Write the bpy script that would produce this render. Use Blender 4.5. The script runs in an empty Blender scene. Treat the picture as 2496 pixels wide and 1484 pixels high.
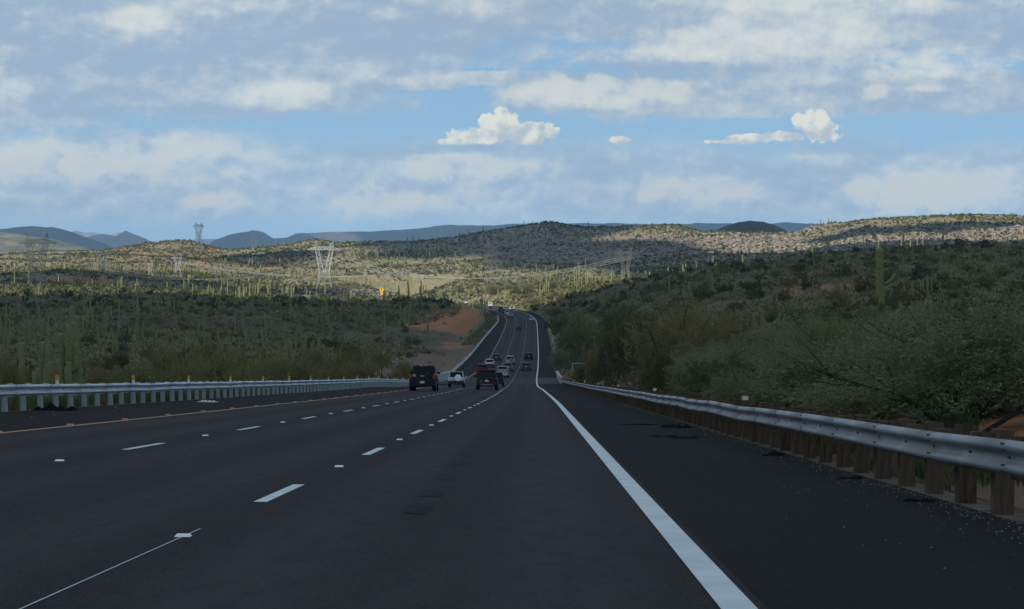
import bpy, bmesh, math, random
import numpy as np
from mathutils import Vector, Matrix, noise as mnoise
random.seed(7); RNG = np.random.default_rng(7)
S = bpy.context.scene
C = S.collection
PI = math.pi
F = 5156.0; CX = 1247.5; CY = 742.0          # survey scale used to turn measured angles into metres
R = math.radians

# ------------------------------------------------------------------ camera
cam = bpy.data.objects.new('camera', bpy.data.cameras.new('camera'))
C.objects.link(cam); S.camera = cam
cam.location = (0, 0, 0); cam.rotation_euler = (PI/2, 0, 0)
cam.data.lens = 36*F/2495.0; cam.data.sensor_width = 36
cam.data.clip_start = 0.5; cam.data.clip_end = 60000

# ------------------------------------------------------------------ sun, sky, exposure
SUN = Vector((-0.50, -0.62, 0.62)).normalized()           # towards the sun
sun = bpy.data.objects.new('sun', bpy.data.lights.new('sun', 'SUN'))
C.objects.link(sun)
sun.data.energy = 5.0; sun.data.angle = R(0.6); sun.data.color = (1.0, 0.91, 0.77)
sun.rotation_euler = SUN.to_track_quat('Z', 'Y').to_euler()
S.view_settings.view_transform = 'Standard'; S.view_settings.look = 'None'
S.view_settings.exposure = 0.2; S.view_settings.gamma = 1.0
S.view_settings.use_curve_mapping = False
S.cycles.use_denoising = True
S.cycles.max_bounces = 6; S.cycles.diffuse_bounces = 3; S.cycles.glossy_bounces = 2
S.cycles.transmission_bounces = 4; S.cycles.transparent_max_bounces = 6; S.cycles.volume_bounces = 1
S.cycles.use_adaptive_sampling = True; S.cycles.adaptive_threshold = 0.015
S.cycles.sample_clamp_indirect = 4.0
S.render.use_persistent_data = False

class G:                                     # tiny node graph helper
    def __init__(s, tree): s.t = tree; s.n = tree.nodes; s.l = tree.links
    def new(s, kind, **kw):
        n = s.n.new(kind)
        for k, v in kw.items(): setattr(n, k, v)
        return n
    def put(s, sock, v):
        if isinstance(v, bpy.types.NodeSocket): s.l.new(v, sock)
        elif v is not None:
            if isinstance(v, (tuple, list)) and len(v) == 3 and sock.type == 'RGBA': v = (*v, 1)
            sock.default_value = v
    def m(s, op, a, b=None, c=None, clamp=False):
        n = s.new('ShaderNodeMath', operation=op, use_clamp=clamp)
        s.put(n.inputs[0], a)
        if b is not None: s.put(n.inputs[1], b)
        if c is not None: s.put(n.inputs[2], c)
        return n.outputs[0]
    def vm(s, op, a, b=None):
        n = s.new('ShaderNodeVectorMath', operation=op)
        s.put(n.inputs[0], a)
        if b is not None: s.put(n.inputs[1], b)
        return n.outputs[0]
    def mix(s, f, a, b):
        n = s.new('ShaderNodeMix', data_type='RGBA')
        s.put(n.inputs[0], f); s.put(n.inputs[6], a); s.put(n.inputs[7], b)
        return n.outputs[2]
    def mulc(s, a, b, f=1.0):
        n = s.new('ShaderNodeMix', data_type='RGBA', blend_type='MULTIPLY')
        s.put(n.inputs[0], f); s.put(n.inputs[6], a); s.put(n.inputs[7], b)
        return n.outputs[2]
    def noise(s, vec, scale, detail=4, rough=0.55, dist=0.0, lac=2.0):
        n = s.new('ShaderNodeTexNoise')
        s.put(n.inputs['Vector'], vec); n.inputs['Scale'].default_value = scale
        n.inputs['Detail'].default_value = detail; n.inputs['Roughness'].default_value = rough
        n.inputs['Distortion'].default_value = dist; n.inputs['Lacunarity'].default_value = lac
        return n.outputs[0]
    def ss(s, v, lo, hi):                    # smoothstep
        n = s.new('ShaderNodeMapRange', interpolation_type='SMOOTHSTEP')
        s.put(n.inputs[0], v); s.put(n.inputs[1], lo); s.put(n.inputs[2], hi)
        n.inputs[3].default_value = 0; n.inputs[4].default_value = 1
        return n.outputs[0]

W = bpy.data.worlds.new('World'); S.world = W; W.use_nodes = True
W.cycles.sampling_method = 'MANUAL'; W.cycles.sample_map_resolution = 256
def build_sky():
    g = G(W.node_tree); g.n.clear()
    out = g.new('ShaderNodeOutputWorld'); bg = g.new('ShaderNodeBackground')
    bg.inputs[1].default_value = 0.10
    sky = g.new('ShaderNodeTexSky', sky_type='NISHITA', sun_disc=False)
    sky.sun_elevation = math.asin(SUN.z); sky.sun_rotation = math.atan2(SUN.x, SUN.y)
    sky.air_density = 1.0; sky.dust_density = 0.6; sky.ozone_density = 2.0; sky.altitude = 600
    co = g.new('ShaderNodeTexCoord').outputs['Generated']
    d = g.vm('NORMALIZE', co)
    sp = g.new('ShaderNodeSeparateXYZ'); g.put(sp.inputs[0], d)
    x, y, z = sp.outputs
    # gnomonic-like plane: units of 1 = 1000 survey px; mirrored behind so the sky simply goes on
    ay = g.m('MAXIMUM', g.m('ABSOLUTE', y), 0.25)
    U = g.m('MULTIPLY', g.m('DIVIDE', x, ay), F/1000); V = g.m('MULTIPLY', g.m('DIVIDE', z, ay), F/1000)
    front = g.m('GREATER_THAN', y, 0.0)
    cmb = g.new('ShaderNodeCombineXYZ'); g.put(cmb.inputs[0], U); g.put(cmb.inputs[1], V); g.put(cmb.inputs[2], front)
    P = cmb.outputs[0]
    mp = g.new('ShaderNodeMapping'); g.put(mp.inputs[0], P); mp.inputs['Scale'].default_value = (1.0, 1.6, 1.0); mp.inputs['Rotation'].default_value = (0, 0, 0.10)
    PS = mp.outputs[0]                        # flattened coordinates for layered cloud
    wob = g.m('SUBTRACT', g.noise(P, 13.0, 8, 0.62), 0.5)      # cauliflower edge
    wob2 = g.m('MULTIPLY', g.m('SUBTRACT', g.m('ADD', g.m('MULTIPLY', g.noise(PS, 2.6, 8, 0.66, 0.4), 0.7), g.m('MULTIPLY', g.noise(PS, 9.0, 7, 0.65), 0.3)), 0.5), 1.9)
    def blob(cx, cy, rx, ry, flat=None, w=1.0):
        u0 = (cx-CX)/1000; v0 = (CY-cy)/1000
        a = g.m('DIVIDE', g.m('SUBTRACT', U, u0), rx/1000); b = g.m('DIVIDE', g.m('SUBTRACT', V, v0), ry/1000)
        r = g.m('SQRT', g.m('ADD', g.m('MULTIPLY', a, a), g.m('MULTIPLY', b, b)))
        v = g.m('SUBTRACT', w, r)
        return v
    def mx(items):
        r = items[0]
        for i in items[1:]: r = g.m('MAXIMUM', r, i)
        return r
    blue = g.mix(g.ss(V, 0.15, 0.9), (0.285, 0.50, 0.715), (0.215, 0.44, 0.72))
    skyc = g.mix(0.25, blue, g.mulc(sky.outputs[0], (0.085, 0.085, 0.085)))
    # broad layers -------------------------------------------------
    broad = mx([blob(300, 60, 1250, 200), blob(1900, 40, 1150, 165), blob(150, 200, 460, 120), blob(580, 215, 400, 74), blob(1150, 190, 500, 22),
                blob(2300, 225, 560, 66), blob(1560, 235, 420, 62), blob(1000, 195, 230, 28), blob(60, 265, 300, 50)])
    cov1 = g.ss(g.m('ADD', broad, g.m('MULTIPLY', wob2, 1.5)), -0.06, 0.33)
    low = mx([blob(200, 450, 900, 125), blob(1300, 460, 1400, 125), blob(2250, 450, 800, 110), blob(330, 370, 300, 60)])
    cov2 = g.ss(g.m('ADD', low, g.m('MULTIPLY', wob2, 0.9)), -0.15, 0.4)
    cov2 = g.m('MULTIPLY', cov2, g.ss(V, 0.16, 0.23))
    gen = g.ss(g.noise(PS, 0.55, 6, 0.6), 0.40, 0.6)            # sky away from the view: same kind of cloud
    gen = g.m('MULTIPLY', gen, g.ss(g.m('ABSOLUTE', g.m('SUBTRACT', V, 0.3)), 0.55, 0.95))
    gen2 = g.m('MULTIPLY', g.ss(g.noise(PS, 0.6, 6, 0.6), 0.40, 0.6), g.ss(g.m('ABSOLUTE', U), 1.35, 1.9))
    cover = mx([cov1, g.m('MULTIPLY', cov2, 0.88), gen, gen2])
    sh = g.noise(PS, 3.4, 7, 0.62, 0.3)
    mp2 = g.new('ShaderNodeMapping'); g.put(mp2.inputs[0], PS); mp2.inputs['Location'].default_value = (0.018, -0.035, 0)
    rel = g.m('SUBTRACT', g.noise(mp2.outputs[0], 7.0, 7, 0.6), g.noise(PS, 7.0, 7, 0.6))
    tone = g.m('ADD', g.m('MULTIPLY', g.m('SUBTRACT', sh, 0.5), 2.0), g.m('MULTIPLY', rel, 3.0))
    bright = mx([blob(1900, 90, 560, 110), blob(2300, 150, 300, 60), blob(330, 40, 130, 40), blob(680, 230, 150, 45), blob(2000, 10, 500, 60),
                 blob(1400, 230, 200, 45), blob(150, 400, 340, 70), blob(1120, 410, 260, 48), blob(2330, 460, 260, 70), blob(2110, 460, 70, 50),
                 blob(930, 495, 170, 40), blob(1700, 470, 330, 50), blob(430, 360, 90, 40), blob(520, 490, 120, 26)])
    dark = mx([blob(60, 60, 300, 110), blob(850, 90, 560, 66), blob(330, 275, 420, 26), blob(1650, 175, 500, 30), blob(300, 140, 330, 60), blob(2050, 360, 420, 22), blob(1000, 362, 260, 18),
               blob(620, 290, 300, 26), blob(2400, 60, 200, 60), blob(1450, 395, 60, 16)])
    t = g.m('ADD', tone, g.m('MULTIPLY', g.ss(g.m('ADD', bright, g.m('MULTIPLY', wob2, 1.1)), -0.05, 0.75), 0.72))
    t = g.m('SUBTRACT', t, g.m('MULTIPLY', g.ss(dark, -0.1, 0.7), 0.5))
    puff = g.ss(g.noise(P, 9.5, 8, 0.6), 0.52, 0.59)
    t = g.m('ADD', t, g.m('MULTIPLY', puff, g.m('MULTIPLY', g.ss(g.noise(PS, 2.4, 3), 0.44, 0.58), g.m('ADD', 0.18, g.m('MULTIPLY', g.m('SUBTRACT', 1.0, g.ss(V, 0.36, 0.42)), 0.55)))))
    t = g.m('ADD', t, g.m('MULTIPLY', g.m('SUBTRACT', g.noise(P, 22.0, 6, 0.65), 0.5), 0.55))
    t = g.ss(t, -0.55, 1.20)
    ccol = g.mix(t, (0.350, 0.452, 0.575), (0.755, 0.770, 0.715))
    warm = g.m('MULTIPLY', g.ss(t, 0.45, 1.0), g.m('SUBTRACT', 1.0, g.ss(V, 0.30, 0.48)))
    ccol = g.mix(g.m('MULTIPLY', warm, 0.8), ccol, (0.72, 0.68, 0.575))
    col = g.mix(g.m('MULTIPLY', cover, 0.93), skyc, ccol)
    # crisp cumulus -----------------------------------------------
    cu = mx([blob(1225, 308, 52, 46), blob(1170, 332, 78, 24), blob(1290, 325, 66, 30), blob(1120, 346, 60, 10), blob(1190, 300, 26, 24),
             blob(1995, 312, 62, 40), blob(1965, 295, 34, 28), blob(1920, 332, 60, 14), blob(1820, 338, 58, 14), blob(1760, 345, 45, 7),
             blob(1512, 341, 24, 9)])
    cuf = g.ss(g.m('ADD', cu, g.m('MULTIPLY', g.m('ADD', wob, g.m('MULTIPLY', g.m('SUBTRACT', g.noise(P, 34.0, 5, 0.6), 0.5), 0.6)), 2.1)), -0.02, 0.16)
    cuf = g.m('MULTIPLY', cuf, g.m('MAXIMUM', g.ss(V, 0.386, 0.394), g.m('LESS_THAN', V, 0.0)))
    mp3 = g.new('ShaderNodeMapping'); g.put(mp3.inputs[0], P); mp3.inputs['Location'].default_value = (0.010, -0.014, 0)
    mp4 = g.new('ShaderNodeMapping'); g.put(mp4.inputs[0], P); mp4.inputs['Location'].default_value = (-0.004, 0.006, 0)
    rel2 = g.m('SUBTRACT', g.noise(mp3.outputs[0], 17.0, 7, 0.55), g.noise(mp4.outputs[0], 17.0, 7, 0.55))
    cs = g.ss(g.m('ADD', g.m('MULTIPLY', rel2, 1.3), g.m('MULTIPLY', g.m('SUBTRACT', V, 0.39), 2.2)), -0.16, 0.20)
    cuc = g.mix(cs, (0.50, 0.555, 0.585), (0.84, 0.83, 0.72))
    mid = mx([blob(2125, 226, 34, 22), blob(2240, 216, 60, 12), blob(1330, 215, 110, 26), blob(1480, 208, 90, 26), blob(1600, 220, 90, 24), blob(1500, 250, 60, 18), blob(1400, 235, 120, 28)])
    midf = g.m('MULTIPLY', g.ss(g.m('ADD', mid, g.m('MULTIPLY', g.m('ADD', wob, g.m('MULTIPLY', wob2, 0.5)), 4.0)), -0.2, 0.7), 0.75)
    col = g.mix(midf, col, g.mix(cs, (0.43, 0.51, 0.60), (0.70, 0.72, 0.66)))
    col = g.mix(g.m('MULTIPLY', cuf, front), col, cuc)
    # haze near the horizon and neutral ground below it
    hz = g.m('SUBTRACT', 1.0, g.ss(V, 0.10, 0.26))
    col = g.mix(g.m('MULTIPLY', hz, 0.8), col, (0.37, 0.535, 0.69))
    col = g.mix(g.m('LESS_THAN', z, -0.02), col, (0.10, 0.09, 0.075))
    sc = g.new('ShaderNodeVectorMath', operation='SCALE'); g.put(sc.inputs[0], col); sc.inputs[3].default_value = 8.9
    g.put(bg.inputs[0], sc.outputs[0]); g.put(out.inputs[0], bg.outputs[0])
build_sky()

# ------------------------------------------------------------------ materials
MATS = {}
def mat(name, col, rough=0.7, metal=0.0, var=None, vscale=8.0, bump=0.0, bscale=30.0, isl=0.0, objr=0.0, col2=None, spec=0.5, trans=0.0):
    if name in MATS: return MATS[name]
    m = bpy.data.materials.new(name); m.use_nodes = True
    g = G(m.node_tree); b = g.n['Principled BSDF']
    c = None
    if var is not None:
        tc = g.new('ShaderNodeTexCoord').outputs['Object']
        c = g.mix(g.ss(g.noise(tc, vscale, 5, 0.6), 0.3, 0.7), col, var)
    if isl or objr:
        f = None
        if isl:
            geo = g.new('ShaderNodeNewGeometry'); f = g.m('MULTIPLY', geo.outputs['Random Per Island'], isl)
        if objr:
            oi = g.new('ShaderNodeObjectInfo'); o = g.m('MULTIPLY', oi.outputs['Random'], objr)
            f = o if f is None else g.m('ADD', f, o)
        c = g.mix(f, c if c is not None else col, col2)
    g.put(b.inputs['Base Color'], c if c is not None else col)
    b.inputs['Roughness'].default_value = rough; b.inputs['Metallic'].default_value = metal
    b.inputs['Specular IOR Level'].default_value = spec
    if bump:
        tc = g.new('ShaderNodeTexCoord').outputs['Object']
        bn = g.new('ShaderNodeBump'); bn.inputs['Strength'].default_value = bump; bn.inputs['Distance'].default_value = 0.02
        g.put(bn.inputs['Height'], g.noise(tc, bscale, 4)); g.put(b.inputs['Normal'], bn.outputs[0])
    if trans:
        t = g.new('ShaderNodeBsdfTranslucent'); g.put(t.inputs[0], c if c is not None else (*col, 1))
        ms = g.new('ShaderNodeMixShader'); ms.inputs[0].default_value = trans
        g.l.new(b.outputs[0], ms.inputs[1]); g.l.new(t.outputs[0], ms.inputs[2])
        g.l.new(ms.outputs[0], g.n['Material Output'].inputs[0])
    MATS[name] = m; return m

# ------------------------------------------------------------------ mesh builder
class MB:
    def __init__(s): s.v = []; s.f = []; s.mi = []; s.sm = []
    def add(s, vs, fs, mi=0, smooth=False):
        o = len(s.v); s.v += [tuple(v) for v in vs]
        for f in fs: s.f.append([i+o for i in f]); s.mi.append(mi); s.sm.append(smooth)
    def box(s, x0, x1, y0, y1, z0, z1, mi=0, M=None):
        vs = [Vector((x, y, z)) for z in (z0, z1) for y in (y0, y1) for x in (x0, x1)]
        if M: vs = [M @ v for v in vs]
        s.add(vs, [(0, 2, 3, 1), (4, 5, 7, 6), (0, 1, 5, 4), (2, 6, 7, 3), (0, 4, 6, 2), (1, 3, 7, 5)], mi)
    def hexa(s, p, mi=0):                       # 8 corner points in box order
        s.add(p, [(0, 2, 3, 1), (4, 5, 7, 6), (0, 1, 5, 4), (2, 6, 7, 3), (0, 4, 6, 2), (1, 3, 7, 5)], mi)
    def tube(s, pts, rad, n=6, mi=0, cap=True, ribs=0, smooth=True):
        pts = [Vector(p) for p in pts]
        if not isinstance(rad, (list, tuple)): rad = [rad]*len(pts)
        o = len(s.v); up = None
        for i, p in enumerate(pts):
            d = (pts[min(i+1, len(pts)-1)] - pts[max(i-1, 0)]).normalized()
            if up is None:
                up = Vector((1, 0, 0)) if abs(d.x) < 0.8 else Vector((0, 1, 0))
            a = (up - d*up.dot(d)).normalized(); b = d.cross(a); up = a
            for k in range(n):
                t = 2*PI*k/n; r = rad[i]
                if ribs and k % 2: r *= (1-ribs)
                s.v.append(tuple(p + (a*math.cos(t) + b*math.sin(t))*r))
        for i in range(len(pts)-1):
            for k in range(n):
                k2 = (k+1) % n
                s.f.append([o+i*n+k, o+i*n+k2, o+(i+1)*n+k2, o+(i+1)*n+k]); s.mi.append(mi); s.sm.append(smooth)
        if cap:
            s.f.append([o+k for k in range(n)][::-1]); s.mi.append(mi); s.sm.append(False)
            e = o+(len(pts)-1)*n; s.f.append([e+k for k in range(n)]); s.mi.append(mi); s.sm.append(False)
    def mesh(s, name, mats):
        me = bpy.data.meshes.new(name); me.from_pydata(s.v, [], s.f)
        for m in (mats if isinstance(mats, (list, tuple)) else [mats]): me.materials.append(m)
        me.polygons.foreach_set('material_index', s.mi); me.polygons.foreach_set('use_smooth', s.sm)
        me.update(); return me

def obj(name, me, parent=None, loc=(0, 0, 0), rot=(0, 0, 0), scl=None):
    o = bpy.data.objects.new(name, me); C.objects.link(o)
    o.parent = parent; o.location = loc; o.rotation_euler = rot
    if scl is not None: o.scale = scl if isinstance(scl, (tuple, list)) else (scl,)*3
    return o
def tag(o, label=None, cat=None, group=None, kind=None):
    if label: o['label'] = label
    if cat: o['category'] = cat
    if group: o['group'] = group
    if kind: o['kind'] = kind
    return o
def empty(name, loc, rot=(0, 0, 0)): return obj(name, None, None, loc, rot)
def dup(o, parent=None):
    c = o.copy(); C.objects.link(c); c.parent = parent
    for ch in list(o.children):
        dup(ch, c)
    return c
def np_mesh(name, V, Q, mats, smooth=True):
    me = bpy.data.meshes.new(name); n = Q.shape[1]
    me.vertices.add(len(V)); me.vertices.foreach_set('co', V.astype(np.float32).ravel())
    me.loops.add(Q.size); me.loops.foreach_set('vertex_index', Q.astype(np.int32).ravel())
    me.polygons.add(len(Q)); me.polygons.foreach_set('loop_start', np.arange(0, Q.size, n, dtype=np.int32))
    me.polygons.foreach_set('loop_total', np.full(len(Q), n, dtype=np.int32))
    me.polygons.foreach_set('use_smooth', np.full(len(Q), smooth))
    for m in (mats if isinstance(mats, (list, tuple)) else [mats]): me.materials.append(m)
    me.update(calc_edges=True); return me
def grid_faces(nr, nc):
    i = np.arange(nr-1)[:, None]*nc + np.arange(nc-1)[None, :]
    return np.stack([i, i+1, i+nc+1, i+nc], -1).reshape(-1, 4)
def attr(me, name, arr):
    a = me.attributes.new(name, 'FLOAT', 'POINT'); a.data.foreach_set('value', np.asarray(arr, dtype=np.float32).ravel())

# ------------------------------------------------------------------ numpy value noise
_perm = RNG.random((256, 256))
def vnoise(x, y):
    xi = np.floor(x).astype(int); yi = np.floor(y).astype(int); xf = x-xi; yf = y-yi
    u = xf*xf*(3-2*xf); v = yf*yf*(3-2*yf)
    g = lambda a, b: _perm[a & 255, b & 255]
    return (g(xi, yi)*(1-u)+g(xi+1, yi)*u)*(1-v) + (g(xi, yi+1)*(1-u)+g(xi+1, yi+1)*u)*v
def fbm(x, y, lam, octv=4, gain=0.5):
    x = np.asarray(x, float); y = np.asarray(y, float)
    r = 0; a = 1; t = 0
    for k in range(octv):
        r = r + a*(vnoise(x/lam+17.3*k, y/lam+5.1*k)-0.5); t += a; a *= gain; lam /= 2.03
    return r/t*2
sstep = lambda v, a, b: (lambda t: t*t*(3-2*t))(np.clip((v-a)/(b-a), 0, 1))

# ------------------------------------------------------------------ road alignment (right edge line)
RY = [-60, 0, 50, 100, 140, 162, 189, 225, 258, 286, 315, 337, 380, 422, 492, 608, 690, 757, 800, 850, 930, 1010, 1100, 1200, 1300, 1400, 1600, 1800]
RX = [0.39, 1.08, 1.66, 2.22, 2.55, 2.68, 2.84, 2.98, 3.12, 3.38, 3.66, 3.93, 4.58, 5.2, 6.15, 7.44, 8.3, 8.91, 8.95, 8.0, 5.2, 1.76, -5.2, -17.2, -29, -42, -70, -104]
RZ = [0.86, -1.23, -2.98, -4.70, -6.06, -6.80, -7.66, -8.90, -9.95, -10.75, -11.35, -11.7, -12.15, -12.26, -11.87, -10.07, -8.4, -6.81, -5.75, -4.7, -3.55, -2.8, -1.45, -0.05, 1.0, 2.2, 4.6, 7]
_ys = np.arange(-60, 1801, 1.0)
def _sm(v, k):
    ker = np.hanning(k+2)[1:-1]; ker /= ker.sum()
    p = np.pad(v, k//2, mode='reflect', reflect_type='odd'); return np.convolve(p, ker, 'valid')
_rx = _sm(np.interp(_ys, RY, RX), 31); _rz = _sm(np.interp(_ys, RY, RZ), 25)
_rt = np.interp(_ys, [0, 190, 255], [0.02, 0.02, 0.0])
_dx = np.gradient(_rx)
XR = lambda y: np.interp(y, _ys, _rx)
ZR = lambda y: np.interp(y, _ys, _rz)
def rpt(Y, o, dz=0.0):                         # point on the pavement: station Y, offset o from the right edge line
    th = math.atan(float(np.interp(Y, _ys, _dx)))
    t = float(np.interp(Y, _ys, _rt))
    return Vector((float(XR(Y)) + o*math.cos(th), Y - o*math.sin(th), float(ZR(Y)) - t*o + dz))
LSH = lambda y: np.interp(y, [0, 150, 240, 300, 332, 345, 400, 490, 608, 700, 760, 820, 900, 1400], [4.55, 4.3, 3.9, 3.1, 2.5, 3.2, 4.2, 4.6, 4.5, 3.8, 3.0, 3.0, 3.0, 3.0])
RSH = 3.15
def at(x, y, Y): return Vector(((x-CX)/F*Y, Y, (CY-y)/F*Y))

# ------------------------------------------------------------------ terrain heights
SKYX = [-500, 0, 171, 256, 317, 427, 487, 536, 609, 707, 743, 767, 804, 829, 900, 1023, 1121, 1169, 1243, 1316, 1352, 1389, 1438, 1535, 1608, 1657, 1687, 1715, 1743, 1850, 1940, 1955, 1976, 2068, 2119, 2175, 2309, 2500, 3000]
SKYY = [625, 618, 612, 607, 594, 580, 588, 603, 602, 592, 581, 577, 584, 591, 589, 587, 576, 562, 548, 537, 534, 546, 550, 546, 544, 542, 557, 564, 560, 566, 566, 562, 546, 538, 532, 528, 525, 525, 525]
def z_(Y, y): return (CY-y)/F*Y
LN = [(8, -2.3), (60, -4.5), (100, -5.9), (150, -7.6), (200, -8.8), (240, -9.0)]
def colL(mid): return LN + [(Y, z_(Y, y)) for Y, y in mid]
def colR(near, mid): return near + [(Y, z_(Y, y)) for Y, y in mid]
LEFTMID = [(300, 884), (400, 836), (520, 791), (640, 763), (740, 750), (800, 752), (950, 727), (1150, 700), (1350, 682), (1500, 667), (1600, 669), (1800, 645), (2000, 616)]
MIDL = [(300, 897), (400, 850), (520, 798), (640, 766), (740, 752), (800, 754), (1000, 733), (1200, 721), (1400, 709), (1550, 698), (1700, 673), (1900, 640), (2080, 612)]
COLS = {
 -500: colL(LEFTMID), 0: colL(LEFTMID), 150: colL(LEFTMID[:7]+[(1150, 694), (1300, 674), (1420, 663), (1550, 668), (1800, 645), (2000, 616)]),
 300: colL(LEFTMID), 480: colL(LEFTMID[:8]+[(1350, 686), (1500, 674), (1700, 655), (1900, 625)]),
 620: colL(MIDL), 770: colL(MIDL), 900: colL([(300, 930), (400, 866), (520, 800), (640, 766), (740, 748), (800, 750), (1000, 733), (1200, 720), (1400, 707), (1550, 695), (1700, 670), (1900, 637), (2080, 610)]),
 1000: colL([(300, 945), (400, 905), (500, 855), (600, 806), (700, 768), (800, 738), (880, 731), (1000, 736), (1200, 722), (1400, 704), (1550, 690), (1700, 668), (1900, 635), (2080, 607)]),
 1080: colL([(300, 950), (400, 912), (500, 862), (600, 812), (700, 772), (800, 742), (880, 734), (1000, 744), (1200, 738), (1400, 716), (1550, 696), (1700, 668), (1900, 632), (2080, 602)]),
 1200: colR(LN, [(300, 940), (400, 895), (500, 860), (700, 790), (850, 765), (1000, 750), (1200, 735), (1350, 716), (1500, 700), (1700, 668), (1900, 625), (2080, 585)]),
 1300: colR([(8, -1.8), (60, -3.9), (100, -5.4), (150, -7.3), (200, -9)], [(300, 940), (500, 855), (700, 795), (850, 765), (1000, 745), (1200, 722), (1400, 705), (1600, 685), (1750, 655), (1900, 620), (2080, 580)]),
 1400: colR([(8, -1.9), (60, -3.9), (100, -5.4), (150, -6.9), (200, -8.4)], [(300, 938), (400, 880), (500, 838), (600, 806), (750, 768), (900, 733), (1100, 709), (1300, 698), (1500, 688), (1700, 663), (1900, 625), (2080, 585)]),
 1500: colR([(8, -2.0), (60, -3.7), (100, -4.9), (150, -6.0), (200, -6.9)], [(300, 893), (400, 848), (500, 808), (600, 772), (750, 733), (900, 704), (1100, 690), (1250, 692), (1500, 690), (1700, 655), (1900, 618), (2080, 585)]),
 1600: colR([(8, -2.1), (60, -3.4), (100, -4.3), (150, -5.0), (200, -5.4)], [(300, 842), (400, 804), (550, 758), (700, 718), (850, 690), (1000, 678), (1150, 682), (1500, 680), (1700, 650), (1900, 615), (2080, 582)]),
 1750: colR([(8, -2.2), (60, -3.1), (100, -3.7), (150, -4.0), (200, -3.9)], [(300, 802), (450, 752), (600, 705), (750, 672), (900, 651), (1050, 656), (1400, 660), (1700, 640), (1900, 608), (2080, 585)]),
 1900: colR([(8, -2.2), (60, -2.9), (100, -3.2), (150, -3.3), (200, -2.9)], [(300, 780), (450, 730), (600, 684), (750, 652), (900, 634), (1050, 640), (1400, 645), (1700, 630), (1900, 602), (2080, 582)]),
 2100: colR([(8, -2.2), (60, -2.7), (100, -2.7), (150, -2.4), (200, -1.9)], [(300, 757), (450, 712), (600, 668), (750, 636), (900, 615), (1050, 622), (1400, 628), (1700, 605), (1900, 575), (2080, 552)]),
 2300: colR([(8, -2.1), (60, -2.5), (100, -2.2), (150, -1.6), (200, -0.9)], [(300, 742), (450, 700), (600, 658), (750, 628), (900, 607), (1050, 614), (1400, 622), (1700, 595), (1900, 568), (2080, 545)]),
 2500: colR([(8, -2.0), (60, -2.2), (100, -1.6), (150, -0.8), (200, 0.0)], [(300, 730), (450, 688), (600, 647), (750, 617), (900, 596), (1050, 604), (1400, 615), (1700, 590), (1900, 563), (2080, 543)]),
}
COLS[3000] = COLS[2500]
LY = np.linspace(math.log(8), math.log(6000), 420)
UXN = np.arange(-500, 3001, 10.0)
_tab = np.zeros((len(LY), len(UXN)))
_xs = sorted(COLS)
_colz = []
for x in _xs:
    pts = COLS[x]
    _colz.append((np.array([math.log(p[0]) for p in pts]), np.array([p[1] for p in pts])))
_skyv = np.interp(UXN, SKYX, SKYY)
_base = np.stack([np.interp(LY, a, b) for a, b in _colz], 1)
for r in range(len(LY)): _tab[r] = np.interp(UXN, _xs, _base[r])
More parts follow.
